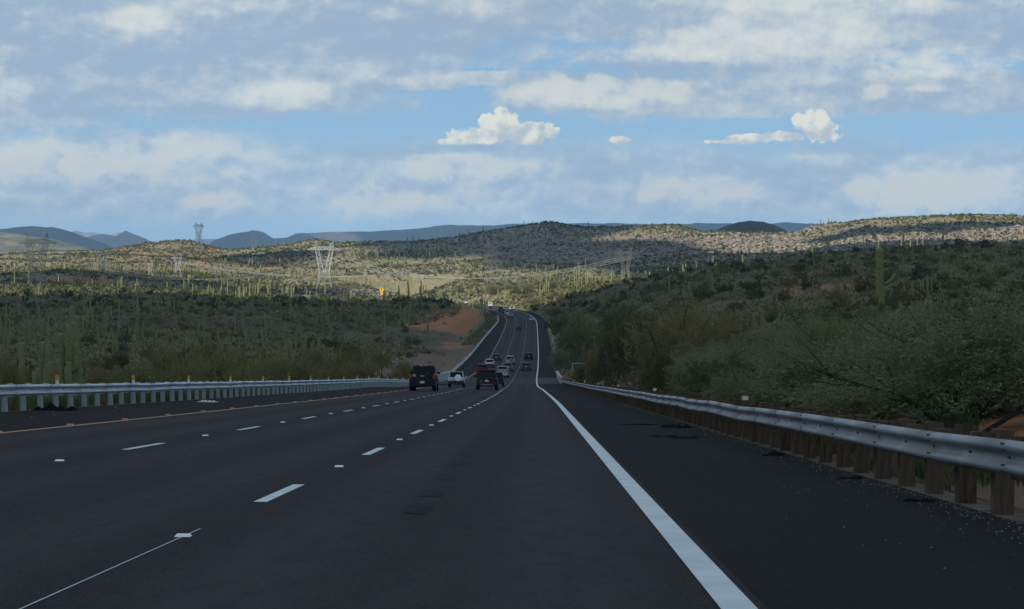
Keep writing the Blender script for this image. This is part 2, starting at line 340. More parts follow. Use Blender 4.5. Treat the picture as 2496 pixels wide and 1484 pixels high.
# ridge rows from the skyline
_Yv = np.exp(LY)
for j, sx in enumerate(_skyv):
    zr = z_(2300, sx); z0 = np.interp(math.log(2080), LY, _tab[:, j])
    m = _Yv > 2080
    _tab[m, j] = np.interp(_Yv[m], [2080, 2230, 2320, 2600, 3200, 6000], [z0, z0+(zr-z0)*0.86, zr, zr*0.8, zr*0.35, 0])
_k = np.array([1, 3, 5, 6, 5, 3, 1.]); _k /= _k.sum()
def _blur0(a): return sum(w*np.roll(np.pad(a, ((3, 3), (0, 0)), mode='edge'), -i, 0)[:a.shape[0]] for i, w in enumerate(_k))
_tab = _blur0(_tab); _tab = _blur0(_tab.T).T
def H(X, Y):
    X = np.asarray(X, float); Y = np.asarray(Y, float)
    Yc = np.clip(Y, 8, 6000); x = np.clip(CX + F*X/np.maximum(Yc, 20), -500, 3000)
    fy = (np.log(Yc)-LY[0])/(LY[1]-LY[0]); fx = (x-UXN[0])/10
    iy = np.clip(fy.astype(int), 0, len(LY)-2); ix = np.clip(fx.astype(int), 0, len(UXN)-2)
    a = fy-iy; b = fx-ix
    z = (_tab[iy, ix]*(1-b)+_tab[iy, ix+1]*b)*(1-a) + (_tab[iy+1, ix]*(1-b)+_tab[iy+1, ix+1]*b)*a
    z = np.where(Y < 8, z + (8-Y)*0.035, z)
    far = sstep(Y, 200, 1500)
    z = z + fbm(X, Y, 70, 4)*(0.35+2.0*far) + fbm(X+900, Y, 260, 3)*3.5*sstep(Y, 900, 1700) + fbm(X, Y+300, 14, 3)*(0.12+0.55*far)
    # gullies on the far slopes
    gl = np.abs(fbm(X*1.0, Y*0.35, 120, 3)); z = z - (0.5-np.clip(gl*2, 0, 0.5))*7*sstep(Y, 1500, 1900)*(1-sstep(Y, 2150, 2280))
    # road formation, cut and fill slopes
    xr = XR(Y); zr = ZR(Y); t = np.interp(Y, _ys, _rt)
    o = X-xr; L = -(10.98+LSH(Y))
    zl = zr - t*L; zrr = zr - t*RSH
    dl = np.maximum(L-0.55-o, 0); dr = np.maximum(o-RSH-0.75, 0)
    inside = (dl == 0) & (dr == 0)
    d = np.maximum(dl, dr); ze = np.where(o < -5, zl, zrr) - 0.05
    act = (Y < 1700)
    up = np.where(o < -5, np.interp(Y, [0, 560, 640, 780, 860, 960, 1300, 1500], [0.30, 0.05, 0.85, 0.85, 0.62, 0.05, 0.05, 0.3]), 0.35)
    flat = np.where(o < -5, np.interp(Y, [0, 560, 640, 860, 900, 1100], [0.5, 4, 6.5, 5, 1, 1]), 1.0)
    dd = np.maximum(d-flat, 0)
    lo = ze - 0.02*d - dd*0.42 ; hi = ze + dd*up + fbm(X, Y, 6, 2)*0.25*np.clip(dd, 0, 1)
    zz = np.clip(z, lo, np.maximum(hi, lo))
    zz = np.where(inside, np.minimum(ze-0.28, zr - t*o - 0.3), zz)
    return np.where(act, zz, z)
H1 = lambda X, Y: float(H(np.array([X]), np.array([Y]))[0])

# visibility horizon: running max of elevation per column
_vY = np.exp(np.linspace(math.log(25), math.log(2400), 330)); _vx = np.arange(-40, 2540, 10.0)
_VX = (_vx[None, :]-CX)/F*_vY[:, None]; _VH = H(_VX, np.repeat(_vY[:, None], len(_vx), 1))
_EL = _VH/_vY[:, None]; _ELM = np.maximum.accumulate(_EL, 0)
def visible(X, Y, ztop, margin=0.0):
    x = CX+F*X/Y; j = np.clip(np.round((x+40)/10).astype(int), 0, len(_vx)-1)
    i = np.clip(np.searchsorted(_vY, Y*0.97)-1, 0, len(_vY)-1)
    return (ztop/Y > _ELM[i, j]+margin) & (x > -30) & (x < 2530)
def solveY(x, yb, lo=150, hi=2300):           # distance at which the ground is seen on this line of sight
    j = int(round((x+40)/10)); t = (CY-yb)/F
    for i in range(len(_vY)):
        if _vY[i] > lo and _EL[i, j] >= t: return float(_vY[i])
    return hi

# ------------------------------------------------------------------ ground sheet
def soil_mat():
    m = bpy.data.materials.new('desert_soil'); m.use_nodes = True
    g = G(m.node_tree); b = g.n['Principled BSDF']
    P = g.new('ShaderNodeNewGeometry').outputs['Position']
    A = lambda n: g.new('ShaderNodeAttribute', attribute_name=n).outputs['Fac']
    n1 = g.noise(P, 0.035, 6, 0.6); n2 = g.noise(P, 0.9, 6, 0.65); n3 = g.noise(P, 0.22, 5, 0.6)
    c = g.mix(g.ss(n1, 0.35, 0.65), (0.125, 0.072, 0.050), (0.150, 0.102, 0.074))
    c = g.mix(g.ss(n2, 0.50, 0.78), c, (0.21, 0.155, 0.12))
    scrub = g.ss(g.m('ADD', g.m('MULTIPLY', n3, 0.5), g.m('MULTIPLY', g.noise(P, 1.1, 4, 0.7), 0.5)), 0.40, 0.53)
    c = g.mix(g.m('MULTIPLY', scrub, g.m('SUBTRACT', 0.85, g.m('MULTIPLY', A('bare'), 0.80))), c, (0.078, 0.084, 0.048))
    c = g.mix(g.m('MULTIPLY', A('dry'), g.ss(n2, 0.30, 0.60)), c, g.mix(g.ss(n3, 0.35, 0.65), (0.32, 0.265, 0.170), (0.215, 0.210, 0.105)))  # straw tint of dry soil, lightened further to stand in for sun on far slopes
    c = g.mix(g.m('MULTIPLY', A('pale'), g.ss(n2, 0.46, 0.62)), c, (0.285, 0.26, 0.22))
    c = g.mix(g.m('MULTIPLY', g.ss(g.m('ADD', A('red'), g.m('MULTIPLY', g.m('SUBTRACT', g.noise(P, 0.16, 6, 0.7), 0.5), 1.3)), 0.2, 0.75), 0.9), c, g.mix(g.ss(n3, 0.3, 0.7), (0.34, 0.125, 0.040), (0.31, 0.165, 0.080)))
    c = g.mix(g.m('MULTIPLY', A('tan'), 0.9), c, g.mix(g.ss(g.noise(P, 0.35, 5), 0.3, 0.7), (0.20, 0.125, 0.085), (0.15, 0.10, 0.075)))
    c = g.mix(g.m('MULTIPLY', A('green'), g.ss(g.noise(P, 0.4, 5), 0.25, 0.6)), c, (0.105, 0.130, 0.048))
    g.put(b.inputs['Base Color'], c); b.inputs['Roughness'].default_value = 0.95; b.inputs['Specular IOR Level'].default_value = 0.1
    bn = g.new('ShaderNodeBump'); bn.inputs['Strength'].default_value = 0.8; bn.inputs['Distance'].default_value = 0.35
    g.put(bn.inputs['Height'], g.noise(P, 1.6, 6, 0.7)); g.put(b.inputs['Normal'], bn.outputs[0])
    return m
def ell(x, y, cx, cy, rx, ry, soft=0.5):
    r = np.sqrt(((x-cx)/rx)**2+((y-cy)/ry)**2); return 1-sstep(r, 1-soft, 1+soft)
def zones(X, Y, Z):
    """ground character by place: pale rock, red cut bank, tan fill, green verge, bare tracks"""
    Yc = np.maximum(Y, 20); x = CX+F*X/Yc; y = CY-F*Z/Yc; n = fbm(X, Y, 30, 3)*0.45
    far = Y > 1500
    pale = np.maximum.reduce([ell(x+n*60, y+n*12, *e)*far for e in [(1300, 598, 200, 30), (1700, 596, 300, 26), (2150, 590, 350, 34), (975, 600, 60, 12), (1330, 600, 85, 18), (1400, 630, 50, 10), (1580, 580, 110, 10), (1480, 565, 50, 6), (1720, 590, 150, 12), (1900, 604, 110, 14), (2080, 598, 150, 18), (2300, 590, 120, 16), (1960, 562, 40, 9), (2450, 560, 70, 16)]])
    pale = np.minimum(pale, 0.55+0.45*np.maximum.reduce([ell(x+n*60, y+n*12, *e) for e in [(975, 600, 60, 12), (1340, 600, 85, 20), (1400, 630, 55, 12), (1600, 580, 130, 11), (1800, 596, 180, 14), (2120, 596, 180, 18), (2330, 588, 110, 16), (2450, 560, 70, 18)]]))
    pale = np.maximum(pale, 1.0*ell(x+n*60, y+n*6, 850, 715, 130, 9)*(Y > 1050)*(Y < 1500))
    pale = np.maximum(pale, 0.5*ell(x+n*60, y+n*6, 2150, 632, 330, 14, .7)*(Y < 1500)*(Y > 500))
    o = X-XR(Y); L = -(10.98+LSH(Y)); dl = L-o
    red = sstep(dl, 4.5, 6.5)*(1-sstep(dl+n*12+fbm(X, Y, 7, 3)*6, 15, 27))*sstep(Y, 590, 640)*(1-sstep(Y, 880, 960))
    n2 = fbm(X, Y, 9, 3); red = np.maximum(red, 0.62*ell(x+n2*45, y+n2*16, 1090, 838, 34, 14)*(Y > 300))
    red = np.maximum(red, 0.75*ell(x+n*60, y, 190, 690, 120, 16)*(Y > 700)); red = np.maximum(red, 0.55*ell(x+n*50, y, 690, 640, 60, 20)*far); red = np.maximum(red, 0.30*ell(x+n*60, y, 400, 630, 190, 45)*far)
    red = np.maximum(red, 0.5*ell(x+n*40, y, 1970, 705, 200, 20)*(Y < 1200)*(Y > 200)); red = np.maximum(red, 0.8*ell(x, y, 2460, 1045, 80, 40)*(Y < 90))
    red = np.maximum(red, 0.6*ell(x+n*30, y, 600, 980, 500, 40)*(Y < 130)*(X < 0))
    trk = np.maximum(np.exp(-((x-(485+(640-y)*0.9))/6)**2)*((y > 598) & (y < 645)) , np.exp(-((y-(655-(x-110)*0.25))/3.5)**2)*((x > 105) & (x < 240)))*(Y > 1500)
    red = np.maximum(red, trk*0.8)
    tan = sstep(dl, 0.0, 1.5)*(1-sstep(dl+n*6, 14, 26))*sstep(Y, 300, 350)*(1-sstep(Y+n*60, 440, 520))
    tan = np.maximum(tan, sstep(dl, 0, 0.5)*(1-sstep(dl, 3, 8))*(Y < 700)*0.6)
    tan = np.maximum(tan, (1-sstep(o-RSH+n*3, 4, 9))*sstep(o, RSH, RSH+.5)*0.6*(Y < 800))
    tan = np.maximum(tan, 0.9*ell(x+n*50, y+n*5, 1000, 706, 75, 13)*(Y > 1000)*(Y < 1500))
    green = sstep(dl, 1.0, 2.0)*(1-sstep(dl+n*3, 5.0, 7.5))*sstep(Y, 560, 600)*(1-sstep(Y, 900, 950))
    green = np.maximum(green, 0.8*(1-sstep(o-RSH+n*3, 2, 6))*sstep(o, RSH, RSH+1)*sstep(Y, 380, 450))
    green = np.maximum(green, 0.6*ell(x+n*50, y, 300, 705, 400, 18)*(Y > 850)*(Y < 1500)); green = np.maximum(green, 0.7*ell(x+n*50, y, 1850, 562, 300, 10)*far)
    bare = np.clip(pale+red+tan, 0, 1)
    dry = sstep(Y, 900, 1300)*0.75*(1-np.clip(pale+red*.7, 0, 1))  # far ground paler: dry grass and soil, with sunlight put into the colour
    return dict(dry=dry, pale=pale, red=red*(1-green), tan=tan*(1-red), green=green, bare=bare)
def build_ground():
    ty = np.concatenate([[-500, -250, -120, -60, -20], np.exp(np.linspace(math.log(5), math.log(3600), 620))])
    a = np.concatenate([np.linspace(-3.2, -0.34, 60), np.linspace(-0.33, 0.33, 560), np.linspace(0.34, 3.2, 60)])
    Yg = np.repeat(ty[:, None], len(a), 1)
    Xg = a[None, :]*np.maximum(np.abs(Yg), 30)
    Z = H(Xg, Yg)
    V = np.stack([Xg, Yg, Z], -1).reshape(-1, 3)
    me = np_mesh('ground', V, grid_faces(len(ty), len(a)), soil_mat())
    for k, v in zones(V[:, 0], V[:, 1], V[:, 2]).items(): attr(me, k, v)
    o = obj('ground', me); tag(o, kind='structure')
    # distant plain
    mb = MB(); mb.add([(-40000, -20000, -34), (40000, -20000, -34), (40000, 45000, -34), (-40000, 45000, -34)], [(0, 1, 2, 3)])
    tag(obj('plain', mb.mesh('plain', mat('plain', (0.13, 0.12, 0.075), 0.95, var=(0.17, 0.14, 0.10), vscale=0.004))), kind='structure')
build_ground()

# ------------------------------------------------------------------ far mountains
def mountain(name, Y, prof, depth, m, rough=1.0, zb=-20, steps=None):
    xs = np.arange(prof[0][0], prof[-1][0]+0.1, 3.0)
    zp = z_(Y, np.interp(xs, [p[0] for p in prof], [p[1] for p in prof]))
    T = np.linspace(-1, 1, 61)
    X = (xs[None, :]-CX)/F*Y + 0*T[:, None]; YY = Y+T[:, None]*depth + 0*xs[None, :]
    f = np.interp(np.abs(T), steps[0], steps[1])[:, None] if steps else (1-np.abs(T)**1.25)[:, None]
    rg = 1-np.abs(fbm(X, YY*0.5, depth*0.45, 5, 0.55))*1.6
    Z = zb+(zp[None, :]-zb)*f*(1-(1-rg)*rough*(1-f)*0.9) + fbm(X, YY, depth*0.12, 3)*depth*0.012*rough*(f > 0.02)
    me = np_mesh(name, np.stack([X, YY, Z], -1).reshape(-1, 3), grid_faces(len(T), len(xs)), m)
    return tag(obj(name, me), kind='structure')
mg = mat('mountain_scrub', (0.050, 0.047, 0.040), 0.95, var=(0.085, 0.072, 0.058), vscale=0.004, spec=0.05)
mr = mat('mountain_rock', (0.15, 0.125, 0.10), 0.95, var=(0.23, 0.19, 0.15), vscale=0.003, spec=0.05)
mountain('mountain', 9000, [(-260, 640), (-180, 585), (-60, 560), (0, 552), (40, 549), (75, 549), (100, 546), (125, 547), (150, 556), (190, 575), (235, 592), (300, 612), (380, 640)], 1500, mg)
mountain('mountain', 16000, [(60, 640), (160, 566), (185, 560), (205, 566), (225, 564), (260, 572), (300, 566), (325, 572), (360, 588), (420, 625)], 2200, mr)
mountain('mountain', 12500, [(120, 640), (190, 590), (228, 572), (250, 568), (280, 574), (306, 563), (340, 578), (395, 602), (470, 640)], 1800, mr)
mountain('mountain', 5200, [(-300, 640), (-200, 590), (-80, 572), (0, 569), (60, 572), (130, 583), (190, 596), (250, 615), (330, 640)], 1100, mat('hill_green', (0.055, 0.062, 0.036), 0.95, var=(0.175, 0.160, 0.110), vscale=0.022, spec=0.02))
mountain('mountain', 10500, [(440, 640), (520, 588), (556, 574), (590, 568), (614, 563), (640, 568), (668, 583), (700, 578), (722, 568), (745, 566), (770, 578), (830, 605), (900, 640)], 1300, mg)
mountain('mountain', 11000, [(640, 600), (760, 574), (830, 570), (900, 569), (960, 566), (1050, 560), (1065, 557), (1180, 553), (1400, 550), (1700, 551), (1960, 549), (2100, 550), (2300, 560)], 900, mg, 0.9,
         steps=([0, 0.35, 0.42, 0.7, 1.0], [1, 1, 0.72, 0.35, 0]))
mountain('mountain', 18000, [(300, 640), (400, 586), (520, 584), (640, 582), (900, 575), (1200, 575), (1500, 640)], 2600, mg, 0.5)
mountain('hill', 3300, [(1660, 600), (1730, 566), (1775, 549), (1800, 541), (1830, 537), (1860, 538), (1885, 545), (1915, 560), (1980, 600)], 380, mat('hill_dark', (0.045, 0.042, 0.030), 0.95, var=(0.075, 0.065, 0.05), vscale=0.05, spec=0.05), 0.6)

# ------------------------------------------------------------------ clouds overhead that shade the valley
def cloud(shade_poly, alt, thick, soft=60):
    """shade_poly: ellipses (X, Y, rx, ry) of ground it shades"""
    k = alt/SUN.z
    x0 = min(e[0]-e[2] for e in shade_poly)-120; x1 = max(e[0]+e[2] for e in shade_poly)+120
    y0 = min(e[1]-e[3] for e in shade_poly)-120; y1 = max(e[1]+e[3] for e in shade_poly)+120
    st = max(14.0, (x1-x0)/110)
    xs = np.arange(x0, x1, st); ys = np.arange(y0, y1, st); X, Y = np.meshgrid(xs, ys)
    m = np.full(X.shape, -1.0)
    for e in shade_poly: m = np.maximum(m, 1-np.sqrt(((X-e[0])/e[2])**2+((Y-e[1])/e[3])**2))
    m = m*3 + fbm(X, Y, 260, 5, 0.6)*0.55; keep = m > 0
    h = np.sqrt(np.clip(m, 0, 1.2))
    top = alt+30+h*thick*(0.7+0.8*(fbm(X, Y, 220, 4)+0.5)); bot = alt-h*25*(1+fbm(X, Y, 150, 3))
    off = SUN*k
    top = np.maximum(top, bot+6)
    nx = len(xs); n = X.size
    V = np.concatenate([np.stack([X+off.x, Y+off.y, top], -1).reshape(-1, 3), np.stack([X+off.x, Y+off.y, bot], -1).reshape(-1, 3)])
    q = grid_faces(len(ys), nx); kf = keep.ravel()[q].all(1); q = q[kf]
    ed = {}
    for a, b, c, d in q:
        for e in ((a, b), (b, c), (c, d), (d, a)):
            if (e[1], e[0]) in ed: del ed[(e[1], e[0])]
            else: ed[e] = 1
    side = np.array([(e[1], e[0], e[0]+n, e[1]+n) for e in ed])
    Q = np.concatenate([q, q[:, ::-1]+n, side])
    used = np.unique(Q); rm = np.full(2*n, -1); rm[used] = np.arange(len(used))
    me = np_mesh('cloud', V[used], rm[Q], CLOUDM)
    return tag(obj('cloud', me), kind='structure')
CLOUDM = bpy.data.materials.new('cloud'); CLOUDM.use_nodes = True
g = G(CLOUDM.node_tree); g.n.clear()
_o = g.new('ShaderNodeOutputMaterial'); _d = g.new('ShaderNodeBsdfDiffuse'); _t = g.new('ShaderNodeBsdfTranslucent'); _m = g.new('ShaderNodeMixShader')
_d.inputs[0].default_value = (0.93, 0.94, 0.95, 1); _t.inputs[0].default_value = (0.93, 0.95, 0.98, 1); _m.inputs[0].default_value = 0.55
g.l.new(_d.outputs[0], _m.inputs[1]); g.l.new(_t.outputs[0], _m.inputs[2]); g.l.new(_m.outputs[0], _o.inputs[0])
cloud([(-100, 100, 900, 780), (-250, 490, 500, 270), (385, 690, 480, 420), (-40, 500, 260, 400), (200, 250, 900, 700)], 1250, 160)
cloud([(-330, 1280, 200, 95)], 1400, 80)
cloud([(20, 2230, 130, 130), (95, 1900, 90, 170), (-10, 2080, 80, 90)], 1500, 70)
cloud([(420, 1480, 360, 270), (240, 1650, 160, 170)], 1350, 90)
cloud([(-225, 2010, 50, 90)], 1450, 50)
cloud([(400, 2020, 90, 60), (500, 2090, 70, 40)], 1450, 50)
cloud([(-2500, 9000, 1500, 1100), (-1350, 10500, 560, 1300), (-2300, 12500, 400, 900), (-100, 11200, 480, 900), (1300, 11000, 900, 1000)], 2600, 200)
cloud([(400, 3350, 260, 320)], 1700, 60)

# ------------------------------------------------------------------ haze
mb = MB(); mb.box(-9000, 9000, -900, 21500, -36, 620)
hm = bpy.data.materials.new('haze'); hm.use_nodes = True; g = G(hm.node_tree); g.n.clear()
_o = g.new('ShaderNodeOutputMaterial'); _v = g.new('ShaderNodeVolumePrincipled')
_v.inputs['Color'].default_value = (0.36, 0.64, 1.0, 1); _v.inputs['Density'].default_value = 4.2e-5; _v.inputs['Anisotropy'].default_value = 0.0
g.l.new(_v.outputs[0], _o.inputs['Volume'])
tag(obj('haze', mb.mesh('haze', hm)), kind='stuff')
# ------------------------------------------------------------------ road surface
def asphalt(name, c1, c2, kind):
    m = bpy.data.materials.new(name); m.use_nodes = True
    g = G(m.node_tree); b = g.n['Principled BSDF']
    P = g.new('ShaderNodeNewGeometry').outputs['Position']
    off = g.new('ShaderNodeAttribute', attribute_name='off').outputs['Fac']
    mp = g.new('ShaderNodeMapping'); g.put(mp.inputs[0], P); mp.inputs['Scale'].default_value = (1, 0.06, 1)
    st = g.noise(mp.outputs[0], 1.1, 5, 0.6)
    c = g.mix(g.ss(st, 0.3, 0.7), c1, c2)
    if kind == 'lane':                          # polished wheel paths, oil-dark centre of each lane
        w = g.m('COSINE', g.m('MULTIPLY', g.m('ADD', off, 0.02), 2*PI/1.83))
        c = g.mix(g.m('MULTIPLY', g.ss(g.m('ADD', w, g.m('MULTIPLY', st, 0.9)), -0.5, 1.4), 0.85), c, tuple(v*0.60 for v in c1))
        blot = g.m('MULTIPLY', g.ss(g.noise(mp.outputs[0], 0.55, 3), 0.56, 0.75), 0.35)
        c = g.mix(blot, c, tuple(v*1.5 for v in c1))
    fine = g.noise(P, 42, 3, 0.8); grit = g.ss(g.noise(P, 15, 2, 0.9), 0.66, 0.72)
    c = g.mix(g.m('MULTIPLY', g.ss(fine, 0.46, 0.60), 0.55), c, tuple(v*1.7 for v in c2))
    mp2 = g.new('ShaderNodeMapping'); g.put(mp2.inputs[0], P); mp2.inputs['Scale'].default_value = (1, 0.25, 1)
    c = g.mix(g.m('MULTIPLY', g.ss(g.noise(mp2.outputs[0], 5.0, 5, 0.7), 0.48, 0.62), 0.35), c, tuple(v*0.65 for v in c1))
    if kind == 'shoulder': c = g.mix(g.m('MULTIPLY', grit, 0.5), c, (0.11, 0.10, 0.09))
    if kind == 'deck':
        c = g.mix(g.ss(g.noise(P, 0.8, 5, 0.6), 0.35, 0.7), c, tuple(v*0.75 for v in c1))
    g.put(b.inputs['Base Color'], c); b.inputs['Roughness'].default_value = 0.9; b.inputs['Specular IOR Level'].default_value = 0.06
    bn = g.new('ShaderNodeBump'); bn.inputs['Strength'].default_value = 0.35; bn.inputs['Distance'].default_value = 0.006
    g.put(bn.inputs['Height'], fine); g.put(b.inputs['Normal'], bn.outputs[0])
    return m
M_LANE = asphalt('worn_asphalt', (0.0300, 0.0270, 0.0262), (0.0390, 0.0350, 0.0338), 'lane')
M_SHO = asphalt('fresh_asphalt', (0.0085, 0.0080, 0.0076), (0.0130, 0.0122, 0.0116), 'shoulder')
M_DECK = asphalt('deck_concrete', (0.060, 0.063, 0.063), (0.072, 0.074, 0.072), 'deck')
M_DECK2 = asphalt('deck_worn', (0.041, 0.042, 0.045), (0.050, 0.051, 0.053), 'deck')
def ribbon(name, Y0, Y1, offs, m, dz=0.0, parent=None, kind='structure', step=None):
    ys = [Y0]
    while ys[-1] < Y1 - 1e-6:
        y = ys[-1]; ys.append(min(Y1, y + (step or (2.0 if y < 400 else 4.0))))
    V = []; O = []
    for y in ys:
        oo = offs(y) if callable(offs) else offs
        for o in oo: V.append(tuple(rpt(y, o, dz))); O.append(o)
    n = len(offs(Y0) if callable(offs) else offs)
    me = np_mesh(name, np.array(V), grid_faces(len(ys), n), m); attr(me, 'off', O)
    ob = obj(name, me, parent)
    if parent is None and kind: tag(ob, kind=kind)
    return ob
ld = lambda y: list(np.linspace(-11.12, 0.16, 9))
road = ribbon('road', -40, 289, ld, M_LANE)
road2 = ribbon('road', 337, 1640, ld, M_LANE)
deck = ribbon('bridge_deck', 289, 337, ld, M_DECK2)
lsh = lambda y: list(np.linspace(-(10.98+float(LSH(y)))-0.12, -11.12, 4))
rsh = lambda y: [0.16, 1.2, 2.2, RSH+0.12]
ribbon('shoulder', -40, 289, lsh, M_SHO); ribbon('shoulder', 337, 1640, lsh, M_SHO); ribbon('bridge_shoulder', 289, 337, lsh, M_DECK)
ribbon('shoulder', -40, 289, rsh, M_SHO); ribbon('shoulder', 337, 1640, rsh, M_SHO); ribbon('bridge_shoulder', 289, 337, rsh, M_DECK)
M_DUST = mat('edge_dust', (0.15, 0.125, 0.10), 0.95, var=(0.07, 0.065, 0.05), vscale=2.5, spec=0.02)
ribbon('edge_dust', -40, 289, lambda y: [-(10.98+float(LSH(y)))-0.42, -(10.98+float(LSH(y)))-0.12], M_DUST, -0.01)
ribbon('edge_dust', 6, 287, [RSH+0.12, RSH+0.55], M_DUST, -0.01)
# paint
M_WHT = mat('white_paint', (0.60, 0.66, 0.66), 0.7, var=(0.50, 0.55, 0.55), vscale=2.0, spec=0.2)
M_YEL = mat('yellow_paint', (0.46, 0.20, 0.045), 0.6, var=(0.38, 0.17, 0.05), vscale=3.0)
ribbon('edge_line', -40, 1640, [-0.10, 0.10], M_WHT, 0.006, road)
ribbon('edge_line', -40, 1640, [-11.02, -10.88], M_YEL, 0.006, road)
W3 = 3.66
for k in range(1, 3):
    o = -W3*k
    for i in range(0, 106):
        y = 19.7+12.19*i+(0.0 if k == 1 else 0.1)
        if y > 1320: break
        ribbon('dash', y, y+3.25, [o-0.062, o+0.062], M_WHT, 0.006, road if y < 285 else (deck if y < 333 else road2), None, 3.3)
mb = MB(); mb.hexa([(-0.05, -0.05, 0), (0.05, -0.05, 0), (-0.05, 0.05, 0), (0.05, 0.05, 0), (-0.04, -0.02, .018), (0.04, -0.02, .018), (-0.04, 0.02, .018), (0.04, 0.02, .018)])
ME_RW = mb.mesh('marker', mat('white_reflector', (0.75, 0.78, 0.76), 0.3)); ME_RY = mb.mesh('marker', mat('amber_reflector', (0.55, 0.18, 0.05), 0.4))
for i in range(-1, 40):
    y = 27.6+12.19*i
    for o, me in ((-W3, ME_RW), (-2*W3, ME_RW)) if y < 190 else (): obj('marker', me, road, rpt(y, o, 0.004), scl=(1.15, 1.0, 1.0))
for i in range(0, 36):
    y = 33.4+6.1*i
    if y < 285: obj('marker', ME_RY, road, rpt(y, -11.16, 0.004), scl=(1.4, 1.2, 1.1))
ribbon('paint_streak', 9.0, 16.2, [-W3-0.005, -W3+0.005], M_WHT, 0.005, road, None)
M_TYR = mat('tyre_mark', (0.014, 0.014, 0.015), 0.9, var=(0.034, 0.033, 0.034), vscale=9, spec=0.05)
for y in (18.5, 21.2, 24.7, 28.5, 32.3, 36.5, 41, 46, 51.5, 58): ribbon('tyre_mark', y, y+1.3, [-2.26, -2.04], M_TYR, 0.0045, road, None)
ribbon('deck_joint', 288.85, 289.15, lambda y: [-14.0, 3.1], mat('joint_seal', (0.02, 0.02, 0.02)), 0.007, deck, None)
ribbon('deck_joint', 336.85, 337.15, lambda y: [-13.4, 3.1], MATS['joint_seal'], 0.007, deck, None)

# ------------------------------------------------------------------ guardrails
M_GALV = mat('galvanised_steel', (0.46, 0.51, 0.54), 0.45, 0.25, var=(0.34, 0.38, 0.41), vscale=1.3, spec=0.5)
M_GAL2 = mat('galvanised_post', (0.42, 0.49, 0.49), 0.55, 0.1, var=(0.31, 0.37, 0.37), vscale=3)
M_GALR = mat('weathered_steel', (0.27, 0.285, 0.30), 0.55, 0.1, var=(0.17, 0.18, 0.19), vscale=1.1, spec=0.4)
M_BOLT = mat('dark_bolt', (0.03, 0.03, 0.03), 0.6)
def wood():
    m = bpy.data.materials.new('treated_timber'); m.use_nodes = True; g = G(m.node_tree); b = g.n['Principled BSDF']
    tc = g.new('ShaderNodeTexCoord').outputs['Object']; mp = g.new('ShaderNodeMapping'); g.put(mp.inputs[0], tc); mp.inputs['Scale'].default_value = (1, 1, 0.12)
    oi = g.new('ShaderNodeObjectInfo').outputs['Random']
    c = g.mix(g.ss(g.noise(mp.outputs[0], 22, 5, 0.7), 0.3, 0.7), (0.040, 0.027, 0.016), (0.120, 0.080, 0.045))
    c = g.mix(g.m('MULTIPLY', oi, 0.45), c, (0.14, 0.105, 0.07))
    g.put(b.inputs['Base Color'], c); b.inputs['Roughness'].default_value = 0.95; b.inputs['Specular IOR Level'].default_value = 0.1
    bn = g.new('ShaderNodeBump'); bn.inputs['Strength'].default_value = 0.5; bn.inputs['Distance'].default_value = 0.01
    g.put(bn.inputs['Height'], g.noise(mp.outputs[0], 30, 4)); g.put(b.inputs['Normal'], bn.outputs[0])
    return m
M_WOOD = wood()
PROF = [(0, .310), (.022, .303), (.060, .287), (.080, .262), (.080, .238), (.060, .213), (.022, .190), (.008, .172), (.008, .138), (.022, .120), (.060, .097), (.080, .072), (.080, .048), (.060, .023), (.022, .007), (0, 0)]
def beam_mesh(L, side, bolts=True):           # runs along +Y, corrugation bulges towards side*x
    mb = MB(); pr = [(side*x, z) for x, z in PROF] + [(side*(x-0.006), z) for x, z in PROF[::-1]]
    n = len(pr); vs = [(x, y, z) for y in (0, L+0.16) for x, z in pr]
    mb.add(vs, [(k, (k+1) % n, n+(k+1) % n, n+k) for k in range(n)] + [list(range(n))[::-1], list(range(n, 2*n))], 0, True)
    if bolts:
        for y in (0.06, 0.15):
            for z in (0.275, 0.225, 0.085, 0.035): mb.box(side*0.066-0.012, side*0.066+0.012, y-.018, y+.018, z-0.012, z+0.012, 1)
        for y in (L*0.5, 0.1): mb.box(side*0.012-0.014, side*0.012+0.014, y-.028, y+.028, .145, .168, 1)
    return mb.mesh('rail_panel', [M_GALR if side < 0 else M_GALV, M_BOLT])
def place_line(me, name, parent, a, b, L):
    d = b-a; o = obj(name, me, parent, a); o.rotation_mode = 'QUATERNION'
    yaw = math.atan2(-d.x, d.y); pit = math.atan2(d.z, math.hypot(d.x, d.y))
    o.rotation_quaternion = (Matrix.Rotation(yaw, 3, 'Z') @ Matrix.Rotation(pit, 3, 'X')).to_quaternion()
    o.scale = (1, d.length/L, 1); return o
def ibeam():
    mb = MB()
    for x in (-0.075, 0.067): mb.box(x, x+0.008, -0.075, 0.075, -0.5, 0.72)
    mb.box(-0.067, 0.067, -0.004, 0.004, -0.5, 0.72); return mb.mesh('post', M_GAL2)
def timber(h, sx, sy, z0=-0.5):
    mb = MB(); c = 0.012
    mb.hexa([(-sx, -sy, z0), (sx, -sy, z0), (-sx, sy, z0), (sx, sy, z0), (-sx, -sy, h), (sx, -sy, h), (-sx, sy, h), (sx, sy, h-c)]); return mb.mesh('post', M_WOOD)
ME_I = ibeam(); ME_T = timber(0.80, 0.095, 0.085)
mb = MB(); mb.box(-.075, .075, -.07, .07, -.18, .18); ME_BL = mb.mesh('block', M_GAL2)
ME_BW = timber(0.19, 0.10, 0.09, -0.20); ME_BW.name = 'block'
GR = {}
